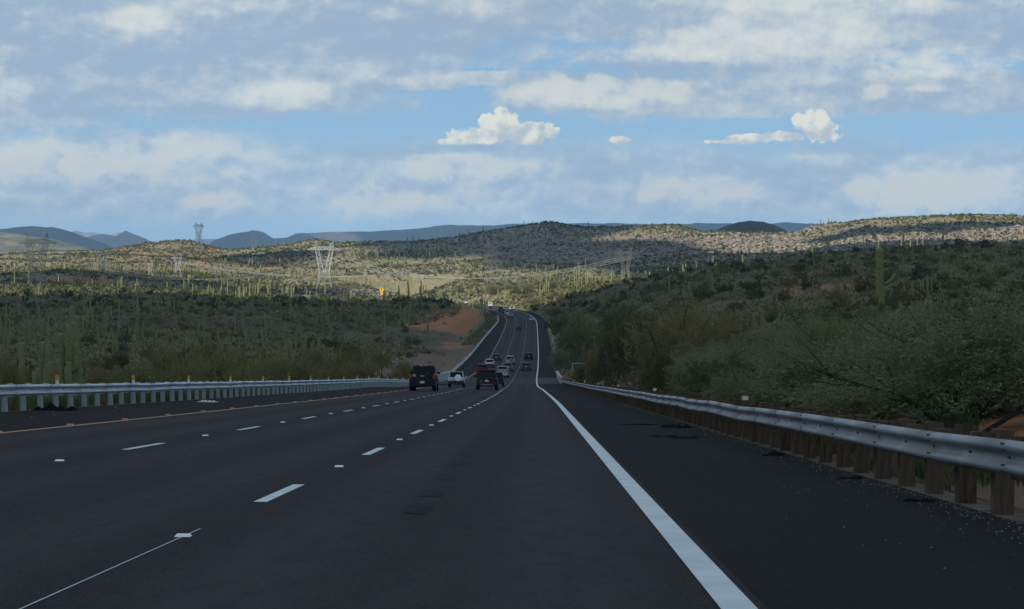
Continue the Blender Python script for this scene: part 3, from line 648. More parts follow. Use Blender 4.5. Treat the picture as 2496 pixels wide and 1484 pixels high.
def guardrail(label, Y0, Y1, offf, side, sp, wooden, wav, block=True):
    """side=+1: road lies towards +x of the rail"""
    base = rpt(Y0, offf(Y0)); root = tag(empty('guardrail', base), label, 'guardrail', None)
    n = int((Y1-Y0)/sp); L = 2*sp; bm_ = beam_mesh(L, side); hgt = 0.74
    pj = []
    for i in range(n+1):
        Y = Y0+i*sp; pj.append(rpt(Y, offf(Y), 0) - base + Vector((random.gauss(0, wav), 0, random.gauss(0, wav))))
    for i in range(0, n-1, 2):
        a, b = pj[i].copy(), pj[i+2].copy(); a.z += hgt-0.31; b.z += hgt-0.31
        place_line(bm_, 'rail_panel', root, a + Vector((side*0.0, 0, 0)), b, L)
    bd = -side*(0.10 if wooden else 0.085)
    for i in range(n+1):
        p = pj[i]; tilt = random.gauss(0, 0.02 if wooden else 0.006)
        q = p + Vector((-side*(0.31 if wooden else 0.235), sp*0.02, 0)); dzp = random.gauss(0, 0.02) if wooden else 0
        po = obj('post', ME_T if wooden else ME_I, root, q+Vector((0, 0, dzp)), (tilt, tilt*0.5, random.gauss(0, .03)))
        blk = obj('block', ME_BW if wooden else ME_BL, root, p + Vector((-side*(0.11 if wooden else 0.08), sp*0.02, 0.585)), (0, tilt*0.5, random.gauss(0, .02)))
    return root
loff = lambda y: -(10.98+float(LSH(y)))+0.02
roff = lambda y: RSH-0.02+0.0*y
gl1 = guardrail('long steel-post guardrail with orange and white topped delineators beside the yellow line', 5.0, 281, loff, 1, 2.03, False, 0.008)
gl2 = guardrail('guardrail climbing from the bridge along the red cut bank to the bend', 333, 842, lambda y: loff(y)+0.1, 1, 2.03, False, 0.006)
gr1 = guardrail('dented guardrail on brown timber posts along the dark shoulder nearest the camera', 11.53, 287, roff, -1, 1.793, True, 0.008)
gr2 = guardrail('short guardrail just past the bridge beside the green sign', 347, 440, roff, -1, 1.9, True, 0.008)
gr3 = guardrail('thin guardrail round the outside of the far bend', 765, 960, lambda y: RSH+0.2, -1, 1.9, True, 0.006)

# bridge parapets
M_CONC = mat('pale_concrete', (0.47, 0.50, 0.50), 0.85, var=(0.35, 0.37, 0.36), vscale=0.8, bump=0.3, bscale=12)
def parapet(label, Y0, Y1, offf, side, h):
    base = rpt(Y0, offf(Y0)); root = tag(empty('bridge_parapet', base), label, 'bridge wall')
    ys = np.linspace(Y0, Y1, 10)
    for a, b in zip(ys[:-1], ys[1:]):
        mb = MB(); mc = MB()
        for (M_, prof) in ((mb, [(0, -0.35), (side*0.0, h-0.13), (-side*0.25, h-0.13), (-side*0.25, -0.35)]), (mc, [(side*0.04, h-0.13), (side*0.04, h), (-side*0.29, h), (-side*0.29, h-0.13)])):
            vs = []
            for y in (a+0.02, b-0.02):
                p = rpt(y, offf(y)) - base
                vs += [(p.x+x, p.y, p.z+z) for x, z in prof]
            M_.add(vs, [(0, 1, 5, 4), (1, 2, 6, 5), (2, 3, 7, 6), (3, 0, 4, 7), (3, 2, 1, 0), (4, 5, 6, 7)])
        obj('wall_panel', mb.mesh('wall_panel', M_CONC), root); obj('coping', mc.mesh('coping', M_CONC), root)
        for t in np.linspace(0.1, 0.9, 4):      # recessed face ribs
            y = a+(b-a)*t; p = rpt(y, offf(y)) - base
            mr_ = MB(); mr_.box(p.x+side*0.002-0.02, p.x+side*0.002+0.02, p.y-0.1, p.y+0.1, p.z+0.1, p.z+h-0.2); obj('rib', mr_.mesh('rib', M_CONC), root)
parapet('pale concrete bridge wall behind the black pickup truck', 281, 333, lambda y: -(10.98+float(LSH(y)))+0.0, 1, 1.15)
parapet('short concrete bridge wall at the end of the timber-post guardrail', 288.5, 346, lambda y: RSH+0.05, -1, 0.95)

# delineators
M_ORG = mat('orange_sheeting', (0.62, 0.27, 0.03), 0.6); M_DW = mat('white_plastic', (0.66, 0.68, 0.66), 0.6)
mb = MB(); mb.box(-.05, .05, -.012, .012, 0, .22); ME_D0 = mb.mesh('stem', M_DW)
mb = MB(); mb.box(-.056, .056, -.016, .016, 0, .165); ME_D1 = mb.mesh('band', M_ORG)
def delin(Y, label, o, dz=0.68, grp='orange-topped delineators along the median guardrail'):
    r = tag(empty('delineator', rpt(Y, o, dz)), label, 'delineator', grp)
    obj('stem', ME_D0, r); obj('band', ME_D1, r, (0, 0, .17))
    return r
k = 0; Yd = 63.8
words = ['second', 'third', 'fourth', 'fifth', 'sixth', 'seventh', 'eighth', 'ninth', 'tenth', 'eleventh', 'twelfth', 'thirteenth', 'fourteenth', 'fifteenth', 'sixteenth', 'seventeenth', 'eighteenth', 'nineteenth']
while Yd < 282:
    lab = 'largest orange and white delineator on the guardrail, below the saguaro clump' if k == 0 else words[k-1]+' orange and white delineator on the guardrail, counting from the saguaro clump'
    delin(Yd, lab, loff(Yd)-0.16); Yd += 12.0; k += 1
for i in range(17):
    Y = 336+i*9.5
    delin(Y, 'tiny orange and white delineator on the guardrail rising beyond the bridge', loff(Y)-0.1, 0.70, 'tiny delineators past the bridge')
mb = MB(); mb.box(-.062, .062, -.01, .01, 0, .13); ME_SQ = mb.mesh('guardrail_reflector', mat('pale_sheeting', (0.68, 0.68, 0.56), 0.5))
sql = ['big pale square reflector on the timber posts, nearest the camera', 'pale square reflector second along the timber-post guardrail', 'pale square reflector third along the timber-post guardrail', 'small pale reflector fourth along the timber-post guardrail', 'small pale reflector fifth along the timber-post guardrail', 'small pale reflector sixth and last before the bridge wall']
for Y, l in zip((45.8, 80.5, 115, 147, 182, 217), sql):
    tag(obj('guardrail_reflector', ME_SQ, None, rpt(Y, RSH+0.28, 0.80), scl=(1.05 if Y < 100 else 0.8, 1, 0.95)), l, 'reflector', 'reflectors on the timber-post guardrail')
mb = MB(); mb.box(-.05, .05, -.012, .012, -0.1, 1.15); ME_PW = mb.mesh('stem', M_DW); mb = MB(); mb.box(-.055, .055, -.016, .016, .92, 1.08); ME_PB = mb.mesh('band', mat('grey_band', (0.2, 0.2, 0.2)))
ordn = ['first', 'second', 'third', 'fourth', 'fifth', 'sixth', 'seventh', 'eighth']
for i, (Y, o) in enumerate(((455, RSH+0.9), (520, RSH+0.8), (590, RSH+0.8), (655, RSH+0.8), (980, RSH+1.5), (1075, RSH+1.5), (1240, RSH+1.6), (1390, RSH+1.6))):
    p = rpt(Y, o); p.z = max(H1(p.x, p.y), p.z-0.6)
    r = tag(empty('marker_post', p), ordn[i]+' slim white marker post past the bridge, on the dark shoulder side', 'marker post', 'white marker posts on the verge'); r.scale = (1.2, 1, 1.5)
    obj('stem', ME_PW, r); obj('band', ME_PB, r)
for i, (Y, o) in enumerate(((915, -16.5), (985, -16.5))):
    p = rpt(Y, o); p.z = max(H1(p.x, p.y), p.z-0.5)
    r = tag(empty('marker_post', p), ('nearer' if i == 0 else 'farther')+' orange marker post on the inner verge of the bend', 'marker post', 'orange posts inside the bend'); r.scale = (1.3, 1, 1.5)
    obj('stem', ME_PW, r); b_ = obj('band', ME_D1, r, (0, 0, .95))

# signs
def sign(name, label, p, w, h, col, zc, shape='rect', border=(0.7, 0.7, 0.7), rot=0.0):
    r = tag(empty(name, p), label, 'road sign'); r.rotation_euler.z = rot
    for s_ in ((-1, 1) if w > 2 else (0,)):
        mb = MB(); mb.box(s_*w*0.3-0.05, s_*w*0.3+0.05, 0.02, 0.12, -0.5, zc+h*0.45); obj('post', mb.mesh('post', M_GAL2), r)
    mb = MB(); mb.box(-w/2, w/2, -0.02, 0.0, -h/2, h/2); me = mb.mesh('panel', border)
    mb = MB(); e = 0.05*min(w, h); mb.box(-w/2+e, w/2-e, -0.026, -0.021, -h/2+e, h/2-e); mf = mb.mesh('face', col)
    a = PI/4 if shape == 'diamond' else 0
    pn = obj('panel', me, r, (0, 0, zc), (0, a, 0)); obj('face', mf, pn)
    return r, pn
M_GRN = mat('sign_green', (0.006, 0.10, 0.065), 0.5); M_SY = mat('sign_yellow', (0.75, 0.42, 0.02), 0.5); M_BLK = mat('sign_black', (0.01, 0.01, 0.01), 0.5); M_WS = mat('sign_white', (0.62, 0.66, 0.64), 0.5)
p = at(1409, 900, 262); p.z = H1(p.x, p.y)
sign('road_sign', 'green highway sign half hidden in the bushes past the bridge', p, 1.5, 1.0, M_GRN, z_(262, 895)-p.z, border=M_WS)
p = at(1337, 801, 655); p.z = H1(p.x, p.y)
r_, pn = sign('road_sign', 'orange warning sign at the verge below the far bend', p, 1.0, 1.0, mat('sign_orange', (0.62, 0.24, 0.02), 0.5), 1.6, 'diamond', border=MATS['sign_orange'])
p = at(930, 712, 1080); p.z = H1(p.x, p.y)
r_, pn = sign('road_sign', 'tall yellow diamond warning sign with plate below, beside the pale mound', p, 1.9, 1.9, M_SY, z_(1080, 706)-p.z, 'diamond', border=M_SY)
mb = MB(); mb.box(-0.15, 0.15, -0.032, -0.028, -0.55, 0.3); mb.add([(-0.45, -0.030, 0.25), (0.45, -0.030, 0.25), (0, -0.030, 0.75)], [(0, 1, 2)])
obj('arrow', mb.mesh('arrow', M_BLK), pn, (0, 0, 0), (0, -PI/4, 0))
mb = MB(); mb.box(-0.65, 0.65, -0.02, 0, -0.6, 0.6); pl = obj('plate', mb.mesh('plate', M_SY), r_, (0, 0, z_(1080, 706)-p.z-2.1)); mb = MB(); mb.box(-0.4, 0.4, -0.025, -0.021, -0.1, 0.1); obj('symbol', mb.mesh('symbol', M_BLK), pl)

# ------------------------------------------------------------------ debris and litter on the shoulders
M_RUB = mat('scrap_rubber', (0.011, 0.011, 0.0115), 0.95, spec=0.05)
def scrap(Y, o, l, w, h, label, m, rot=0.0, name='tyre_scrap', cat='debris'):
    n = 14; V = []; fs = []
    for i in range(n+1):
        t = i/n; a = (t-0.5)*2; zz = h*(1-a*a)**0.7*(0.35+1.0*random.random()); ww = w*(1-abs(a)**3)*(0.7+0.5*random.random())+0.01
        for s_, zq in ((-1, 0), (-0.6, 0.8), (0, 1), (0.6, 0.75), (1, 0)): V.append((a*l/2, s_*ww/2+0.05*math.sin(t*7), zz*zq))
    for i in range(n):
        for k in range(4): fs.append((i*5+k, i*5+k+1, i*5+k+6, i*5+k+5))
    mb = MB(); mb.add(V, fs, 0, False)
    return tag(obj(name, mb.mesh(name, m), None, rpt(Y, o, 0.003), (0, 0, rot)), label, cat)
scrap(60.5, -14.9, 1.3, 0.45, 0.21, 'curled black tyre tread lying against the steel guardrail posts', M_RUB, 0.1)
scrap(83, -14.0, 0.9, 0.4, 0.08, 'crumpled white scrap on the median shoulder by the guardrail', mat('white_scrap', (0.5, 0.52, 0.52), 0.7), 0.1, 'litter', 'litter')
scrap(55, 2.55, 0.9, 0.4, 0.12, 'black tyre carcass with a white streak by the timber posts', M_RUB, -0.2)
scrap(46, 1.9, 1.6, 0.09, 0.03, 'long thin black rubber strip on the shoulder', M_RUB, -0.05, 'rubber_strip')
scrap(44.8, 2.0, 0.8, 0.08, 0.025, 'shorter black rubber strip just in front of the long strip', M_RUB, -0.05, 'rubber_strip')
scrap(57.5, 1.7, 1.8, 0.08, 0.03, 'black rubber strip beside the tyre carcass', M_RUB, 0.1, 'rubber_strip')
scrap(22.2, 2.95, 0.45, 0.16, 0.035, 'ragged black rubber heap against the nearest timber posts', M_RUB, 0.3)
scrap(27.2, 2.95, 0.55, 0.12, 0.04, 'rubber scraps with silver flecks below the guardrail joint', M_RUB, 0.9)
scrap(35.5, 2.9, 0.6, 0.2, 0.06, 'flattened black tyre piece where weeds break through the shoulder edge', M_RUB, 0.9)
mb = MB(); mf = MB()
for i in range(1500):
    Y = 14+90*random.random()**1.5; o = RSH+0.1-abs(random.gauss(0, 0.28) if i > 210 else random.gauss(0, 0.9)); p = rpt(Y, o, 0.0); s_ = random.uniform(0.003, 0.010)
    mb.add([(p.x-s_, p.y-s_, p.z), (p.x+s_, p.y-s_, p.z), (p.x+s_*.6, p.y+s_, p.z), (p.x-s_, p.y+s_*.7, p.z), (p.x, p.y, p.z+s_)], [(0, 1, 4), (1, 2, 4), (2, 3, 4), (3, 0, 4)])
for i in range(160):
    Y = 50+150*random.random(); o = -15.2+abs(random.gauss(0, 1.2)); p = rpt(Y, o, 0.0); s_ = random.uniform(0.01, 0.03)
    mb.add([(p.x-s_, p.y-s_, p.z), (p.x+s_, p.y-s_, p.z), (p.x+s_*.6, p.y+s_, p.z), (p.x-s_, p.y+s_*.7, p.z), (p.x, p.y, p.z+s_)], [(0, 1, 4), (1, 2, 4), (2, 3, 4), (3, 0, 4)])
tag(obj('gravel', mb.mesh('gravel', mat('pale_stone', (0.19, 0.165, 0.135), 0.9))), kind='stuff')

# ------------------------------------------------------------------ pylons
M_STL = mat('pylon_steel', (0.52, 0.54, 0.54), 0.6, 0.0); M_STD = mat('pylon_dull', (0.16, 0.17, 0.17), 0.7)
def lattice(mb, A, B, A2, B2, r, n, m=0):
    """braced panel between chords A-B and A2-B2"""
    A, B, A2, B2 = map(Vector, (A, B, A2, B2))
    for i in range(n):
        t, u = i/n, (i+1)/n
        p, q, p2, q2 = A.lerp(B, t), A.lerp(B, u), A2.lerp(B2, t), A2.lerp(B2, u)
        mb.tube([p, q2] if i % 2 else [p2, q], r*0.65, 3, m, False); mb.tube([q, q2], r*0.55, 3, m, False)
def pylon_meshes(m, r):
    H_ = 36.0; out = {}
    wz, cz, ct = .38*H_, .83*H_, .89*H_
    bw, bd = .17*H_, .13*H_; ww, wd = .095*H_, .06*H_
    zb = .27*H_; kb = (zb/wz)
    for i, (sx, sy) in enumerate(((-1, -1), (1, -1), (-1, 1), (1, 1))):
        mb = MB(); f = Vector((sx*bw, sy*bd, 0)); t = Vector((sx*(bw+(ww-bw)*kb), sy*(bd+(wd-bd)*kb), zb))
        inn = Vector((sx*bw*0.42, sy*bd, zb*0.98)); mb.tube([f+Vector((0, 0, -3)), t], r, 4, 0, False); mb.tube([f, inn], r*0.8, 3, 0, False)
        lattice(mb, f, t, f, inn, r, 6); in2 = Vector((sx*bw*0.7, sy*bd*0.3, zb)); lattice(mb, f, t, f, in2, r, 5); mb.tube([f, in2], r*.7, 3, 0, False)
        out.setdefault('leg', []).append(mb.mesh('leg', m))
    mb = MB(); c = {}
    for sx in (-1, 1):
        for sy in (-1, 1):
            c[sx, sy] = (Vector((sx*(bw+(ww-bw)*kb), sy*(bd+(wd-bd)*kb), zb)), Vector((sx*ww, sy*wd, wz))); mb.tube(c[sx, sy], r, 4, 0, False)
    for a, b in (((-1, -1), (1, -1)), ((1, -1), (1, 1)), ((1, 1), (-1, 1)), ((-1, 1), (-1, -1))):
        lattice(mb, *c[a], *c[b], r, 3); mb.tube([c[a][0], c[b][0]], r, 3, 0, False); mb.tube([c[a][1], c[b][1]], r, 3, 0, False)
    out['waist'] = mb.mesh('waist', m)
    for sx in (-1, 1):
        mb = MB(); P = []
        for sy in (-1, 1):
            o1, o2 = Vector((sx*ww, sy*wd, wz)), Vector((sx*.18*H_, sy*.035*H_, cz)); i1, i2 = Vector((sx*.012*H_, sy*wd, wz)), Vector((sx*.11*H_, sy*.035*H_, cz))
            mb.tube([o1, o2], r, 4, 0, False); mb.tube([i1, i2], r, 4, 0, False); lattice(mb, o1, o2, i1, i2, r, 8); P.append((o1, o2, i1, i2))
        lattice(mb, P[0][0], P[0][1], P[1][0], P[1][1], r, 7); lattice(mb, P[0][2], P[0][3], P[1][2], P[1][3], r, 7)
        out.setdefault('arm', []).append(mb.mesh('arm', m))
        mb = MB(); pk = Vector((sx*.185*H_, 0, H_))
        for x in (.18, .11):
            for sy in (-1, 1): mb.tube([(sx*x*H_, sy*.035*H_, cz if x == .18 else ct), pk], r*.9, 3, 0, False)
        lattice(mb, (sx*.18*H_, 0, cz), pk, (sx*.11*H_, 0, ct), pk, r, 4)
        out.setdefault('peak', []).append(mb.mesh('peak', m))
    mb = MB()
    for sy in (-1, 1):
        y = sy*.035*H_; mb.tube([(-.34*H_, y*.2, cz), (.34*H_, y*.2, cz)] if sy > 0 else [(-.34*H_, 0, cz), (0, y, cz), (.34*H_, 0, cz)], r, 3, 0, False)
        mb.tube([(-.13*H_, y, ct), (.13*H_, y, ct)], r, 3, 0, False)
        lattice(mb, (-.17*H_, y, cz), (.17*H_, y, cz), (-.15*H_, y, ct), (.15*H_, y, ct), r, 10)
        for sx in (-1, 1):
            mb.tube([(sx*.13*H_, y, ct), (sx*.34*H_, 0, cz)], r, 3, 0, False); lattice(mb, (sx*.17*H_, y, cz), (sx*.34*H_, 0, cz), (sx*.15*H_, y, ct), (sx*.34*H_, 0, cz), r, 4)
    out['crossarm'] = mb.mesh('crossarm', m)
    for x in (-.24, 0, .24):
        mb = MB(); mb.tube([((x-.06)*H_, 0, cz), (x*H_, 0, .72*H_), ((x+.06)*H_, 0, cz)], r*1.2, 4, 0, False); mb.box(x*H_-.5, x*H_+.5, -.2, .2, .71*H_, .72*H_)
        out.setdefault('insulator', []).append(mb.mesh('insulator', M_STD))
    return out
PYM = {}
def pylon(label, x, ybase, ytop, Y, m=M_STL, r=0.13, yaw=0.0, dx=0):
    key = (m.name, r)
    if key not in PYM: PYM[key] = pylon_meshes(m, r)
    p = at(x, ybase, Y); g0 = H1(p.x, p.y); ztop = z_(Y, ytop); zb = min(g0, p.z) if Y > 2200 else g0; s_ = (ztop-zb)/36.0
    root = tag(empty('pylon', (p.x, p.y, zb), (0, 0, yaw)), label, 'pylon', 'steel lattice pylons of the power line'); root.scale = (s_,)*3
    for k, v in PYM[key].items():
        for me in (v if isinstance(v, list) else [v]): obj(k, me, root)
    return root
P1 = pylon('tall pale lattice pylon standing on the pale mound in the valley', 790, 713, 588, 1390, r=0.165, yaw=0.15)
P2 = pylon('tall dark lattice pylon at the edge of the view with V insulators', 90, 722, 567, 960, M_STD, 0.14, yaw=-0.2)
P3 = pylon('pale lattice pylon against the sunlit hill, nearest the dark pylon', 250, 672, 610, 1385, r=0.14, yaw=0.3)
P4 = pylon('pale lattice pylon on the sunlit hill below the dirt track', 433, 670, 622, 1480, r=0.14, yaw=0.3)
P5 = pylon('small lattice pylon mostly sunk behind the scrub between two others', 366, 690, 638, 1425, r=0.14, yaw=0.3)
P6 = pylon('faint lattice pylon on the skyline behind the rounded hill', 484, 600, 541, 2345, M_STD, 0.20, yaw=0.9)
P7 = pylon('tiny lattice pylon in front of the blue mountains', 620, 600, 575, 2420, M_STD, 0.22)
P8 = pylon('dull lattice pylon in shade below the white boulder slope', 1524, 686, 604, 1180, M_STD, 0.14, yaw=0.1)
P9 = pylon('faint pylon on the dark slope right of the valley pylon', 1200, 690, 582, 1620, M_STD, 0.09, yaw=0.9)
P10 = pylon('small faint pylon low on the pale cliffs behind the big saguaro', 2060, 628, 588, 1700, M_STD, 0.10, yaw=0.5)
M_WIRE = mat('conductor', (0.40, 0.42, 0.42), 0.5)
def wires(label, A, B, sag, r=0.055, fx=(-.24, 0, .24)):
    mb = MB()
    bpy.context.view_layer.update()
    for x in fx:
        for e in (-0.25, 0.25):
            pa = A.matrix_world @ Vector((x*36+e, 0, .70*36)) if not isinstance(A, Vector) else A+Vector((x*36, 0, 0)); pb = B.matrix_world @ Vector((x*36+e, 0, .70*36)) if not isinstance(B, Vector) else B+Vector((x*36, 0, 0))
            pts = []
            for i in range(25):
                t = i/24; p = pa.lerp(pb, t); p.z -= sag*4*t*(1-t); pts.append(p)
            mb.tube(pts, r, 3, 0, False)
    o = tag(obj('power_line', mb.mesh('power_line', M_WIRE)), label, 'power line', 'conductors strung between the pylons')
wires('conductors sagging from the mound pylon towards the dark pylon', P1, P2, 14)
wires('conductors sagging from the mound pylon across the valley towards the shaded pylon', P1, P8, 13)
wires('conductors running from the sunlit hill pylon down behind the mound pylon', P4, at(1050, 655, 1500), 8, 0.07)
# ------------------------------------------------------------------ plants: materials and meshes
def leafmat(name, a, b, objr=0.5): return mat(name, a, 0.75, isl=0.55, objr=objr, col2=b, spec=0.1, trans=0.30)
L_PV = leafmat('palo_verde_leaf', (0.142, 0.146, 0.053), (0.246, 0.228, 0.089))
L_MQ = leafmat('mesquite_leaf', (0.077, 0.087, 0.034), (0.158, 0.158, 0.067))
L_CR = leafmat('creosote_leaf', (0.082, 0.085, 0.034), (0.180, 0.164, 0.073), 0.8)
L_BR = leafmat('brittlebush_leaf', (0.196, 0.191, 0.096), (0.340, 0.312, 0.167), 0.8)
L_BG = leafmat('bright_leaf', (0.129, 0.153, 0.060), (0.236, 0.244, 0.107))
L_BL = leafmat('blue_green_leaf', (0.118, 0.146, 0.066), (0.230, 0.257, 0.126))
L_OL = leafmat('olive_leaf', (0.148, 0.131, 0.052), (0.252, 0.216, 0.090))
M_BARK = mat('dark_bark', (0.035, 0.028, 0.021), 0.95, var=(0.07, 0.058, 0.045), vscale=6)
M_SAG = bpy.data.materials.new('saguaro_skin'); M_SAG.use_nodes = True
g = G(M_SAG.node_tree); b = g.n['Principled BSDF']
tc = g.new('ShaderNodeTexCoord').outputs['Object']; mp = g.new('ShaderNodeMapping'); g.put(mp.inputs[0], tc); mp.inputs['Scale'].default_value = (.5, .5, 2.2)
oi = g.new('ShaderNodeObjectInfo').outputs['Random']
c = g.mix(g.ss(g.noise(mp.outputs[0], 1.6, 5, 0.6), 0.35, 0.65), (0.155, 0.172, 0.060), (0.205, 0.218, 0.090))
c = g.mix(g.m('MULTIPLY', oi, 0.6), c, (0.20, 0.19, 0.10))
sz = g.new('ShaderNodeSeparateXYZ'); g.put(sz.inputs[0], tc)
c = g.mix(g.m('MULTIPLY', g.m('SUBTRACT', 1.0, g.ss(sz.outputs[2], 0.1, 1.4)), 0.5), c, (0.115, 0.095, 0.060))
g.put(b.inputs['Base Color'], c); b.inputs['Roughness'].default_value = 0.7; b.inputs['Specular IOR Level'].default_value = 0.2

def crown_mesh(name, m, n, rx, rz, lobes, ll, lw, z0=0.0, up=0.0, seed=0, half=False, twigs=0, core=0.55, elong=1.0):
    """leaf blades spread through several lobes; rx, rz = half width, full height"""
    r = np.random.default_rng(seed)
    k = lobes
    a = r.uniform(0, 2*PI, k); rad = rx*np.sqrt(r.uniform(0, 1, k))*0.72
    cx, cy = rad*np.cos(a), rad*np.sin(a)
    q = np.clip(1-(rad/rx)**2, 0.12, 1)
    cz = z0 + (rz-z0)*(0.25+0.62*r.uniform(0.25, 1, k))*q**0.4
    if half: cz = z0+(rz-z0)*r.uniform(0.15, 0.75, k)*q**0.5
    lr = rx*r.uniform(0.26, 0.46, k)
    zs = min(1.0, (rz-z0)*0.42/(rx*0.4))
    ns = max(8, n//30); sl = r.integers(0, k, ns); sd = r.normal(0, 1, (ns, 3)); sd /= np.linalg.norm(sd, axis=1)[:, None]
    sr = (core*0.7+(1.25-core*0.7)*r.random(ns)**0.8)*lr[sl]; SP = np.stack([cx[sl], cy[sl], cz[sl]], 1)+sd*sr[:, None]*np.array([1, 1, zs])
    sdir = sd+r.normal(0, 0.5, (ns, 3))+np.array([0, 0, 0.35+up]); sdir /= np.linalg.norm(sdir, axis=1)[:, None]
    slen = rx*r.uniform(0.08, 0.24, ns)
    si = r.integers(0, ns, n); tt = r.uniform(-0.5, 1, n)
    P = SP[si]+sdir[si]*(slen[si]*tt)[:, None]+r.normal(0, 1, (n, 3))*(rx*0.035*(1.15-0.6*tt))[:, None]
    d = sdir[si]
    P[:, 2] = np.maximum(P[:, 2], z0*0.6+0.03)
    u = d + r.normal(0, 0.65, (n, 3)) + np.array([0, 0, up]); u /= np.linalg.norm(u, axis=1)[:, None]
    w = np.cross(u, r.normal(0, 1, (n, 3))); w /= np.linalg.norm(w, axis=1)[:, None]+1e-9
    L = ll*r.uniform(0.6, 1.4, n)[:, None]*elong; Wd = lw*r.uniform(0.6, 1.4, n)[:, None]
    V = np.stack([P-u*L/2, P+w*Wd/2, P+u*L/2, P-w*Wd/2], 1).reshape(-1, 3)
    me = np_mesh(name, V, np.arange(4*n).reshape(-1, 4), m, False)
    return me
def trunk_mesh(seed, rx, h, m=M_BARK, r0=0.09, n=5, stems=4):
    r = random.Random(seed); mb = MB()
    for s_ in range(stems):
        a = 2*PI*s_/stems+r.random(); p = Vector((0.1*math.cos(a), 0.1*math.sin(a), -0.3)); pts = [p.copy()]; rad = [r0]
        d = Vector((math.cos(a)*0.5, math.sin(a)*0.5, 1)).normalized()
        for i in range(5):
            d = (d+Vector((r.gauss(0, .28), r.gauss(0, .28), r.gauss(0, .12)))).normalized(); p = p+d*h*0.19; pts.append(p.copy()); rad.append(r0*(1-(i+1)/6.5))
            if i > 0:
                for b_ in range(2):
                    e = (d+Vector((r.gauss(0, .7), r.gauss(0, .7), r.gauss(0, .3)))).normalized(); q1 = p+e*rx*0.25; q2 = q1+(e+Vector((r.gauss(0, .4), r.gauss(0, .4), .3))).normalized()*rx*0.25
                    mb.tube([p, q1, q2], [r0*0.4, r0*0.25, r0*0.1], 4, 0, False)
        mb.tube(pts, rad, n, 0, False)
    return mb.mesh('trunk', m)
TREES = {}
def treedef(key, m, n, ll, lw, lobes, up, seeds, h=4.0, rx=3.0, z0=0.25, stems=4, elong=1.0):
    TREES[key] = [(crown_mesh('crown', m, n, rx, h, lobes, ll, lw, z0, up, s_, elong=elong), trunk_mesh(s_, rx, h, stems=stems)) for s_ in seeds]
treedef('mesquite', L_MQ, 9000, 0.20, 0.085, 26, 0.1, (1, 2, 3))
treedef('palo_verde', L_PV, 9500, 0.30, 0.035, 24, 0.7, (4, 5, 6))
treedef('olive', L_OL, 10500, 0.24, 0.05, 28, 0.5, (7, 8))
treedef('bluish', L_BL, 24000, 0.115, 0.05, 34, 0.1, (9, 10), z0=0.3)
treedef('bright', L_BG, 24000, 0.145, 0.038, 32, 0.4, (11, 12), z0=0.25)
def plant(kind, name, label, cat, x, ytop, Y, wpx, group=None, hmin=1.0, wm=None, zoff=0.0, hm=None):
    X = (x-CX)/F*Y; zb = H1(X, Y)+zoff; h = hm if hm else max(hmin, z_(Y, ytop)-zb); w = wm if wm else wpx/F*Y/2
    if x > 1300 and Y < 300:
        room = X-float(XR(Y))-RSH-0.7
        if w*1.1 > room:
            if room < 1.2: X += 1.2-room; room = 1.2
            w = min(w, room/1.1+0.0) if room > 1.6 else 1.3; X = max(X, float(XR(Y))+RSH+0.7+w*1.05); zb = H1(X, Y)+zoff
    cr, tr = random.choice(TREES[kind]) ; rz = random.uniform(0, 2*PI)
    root = tag(empty(name, (X, Y, zb), (0, 0, rz)), label, cat, group)
    root.scale = (w/2.75, w/2.75, h/4.25)
    obj('trunk', tr, root); obj('crown', cr, root)
    return root
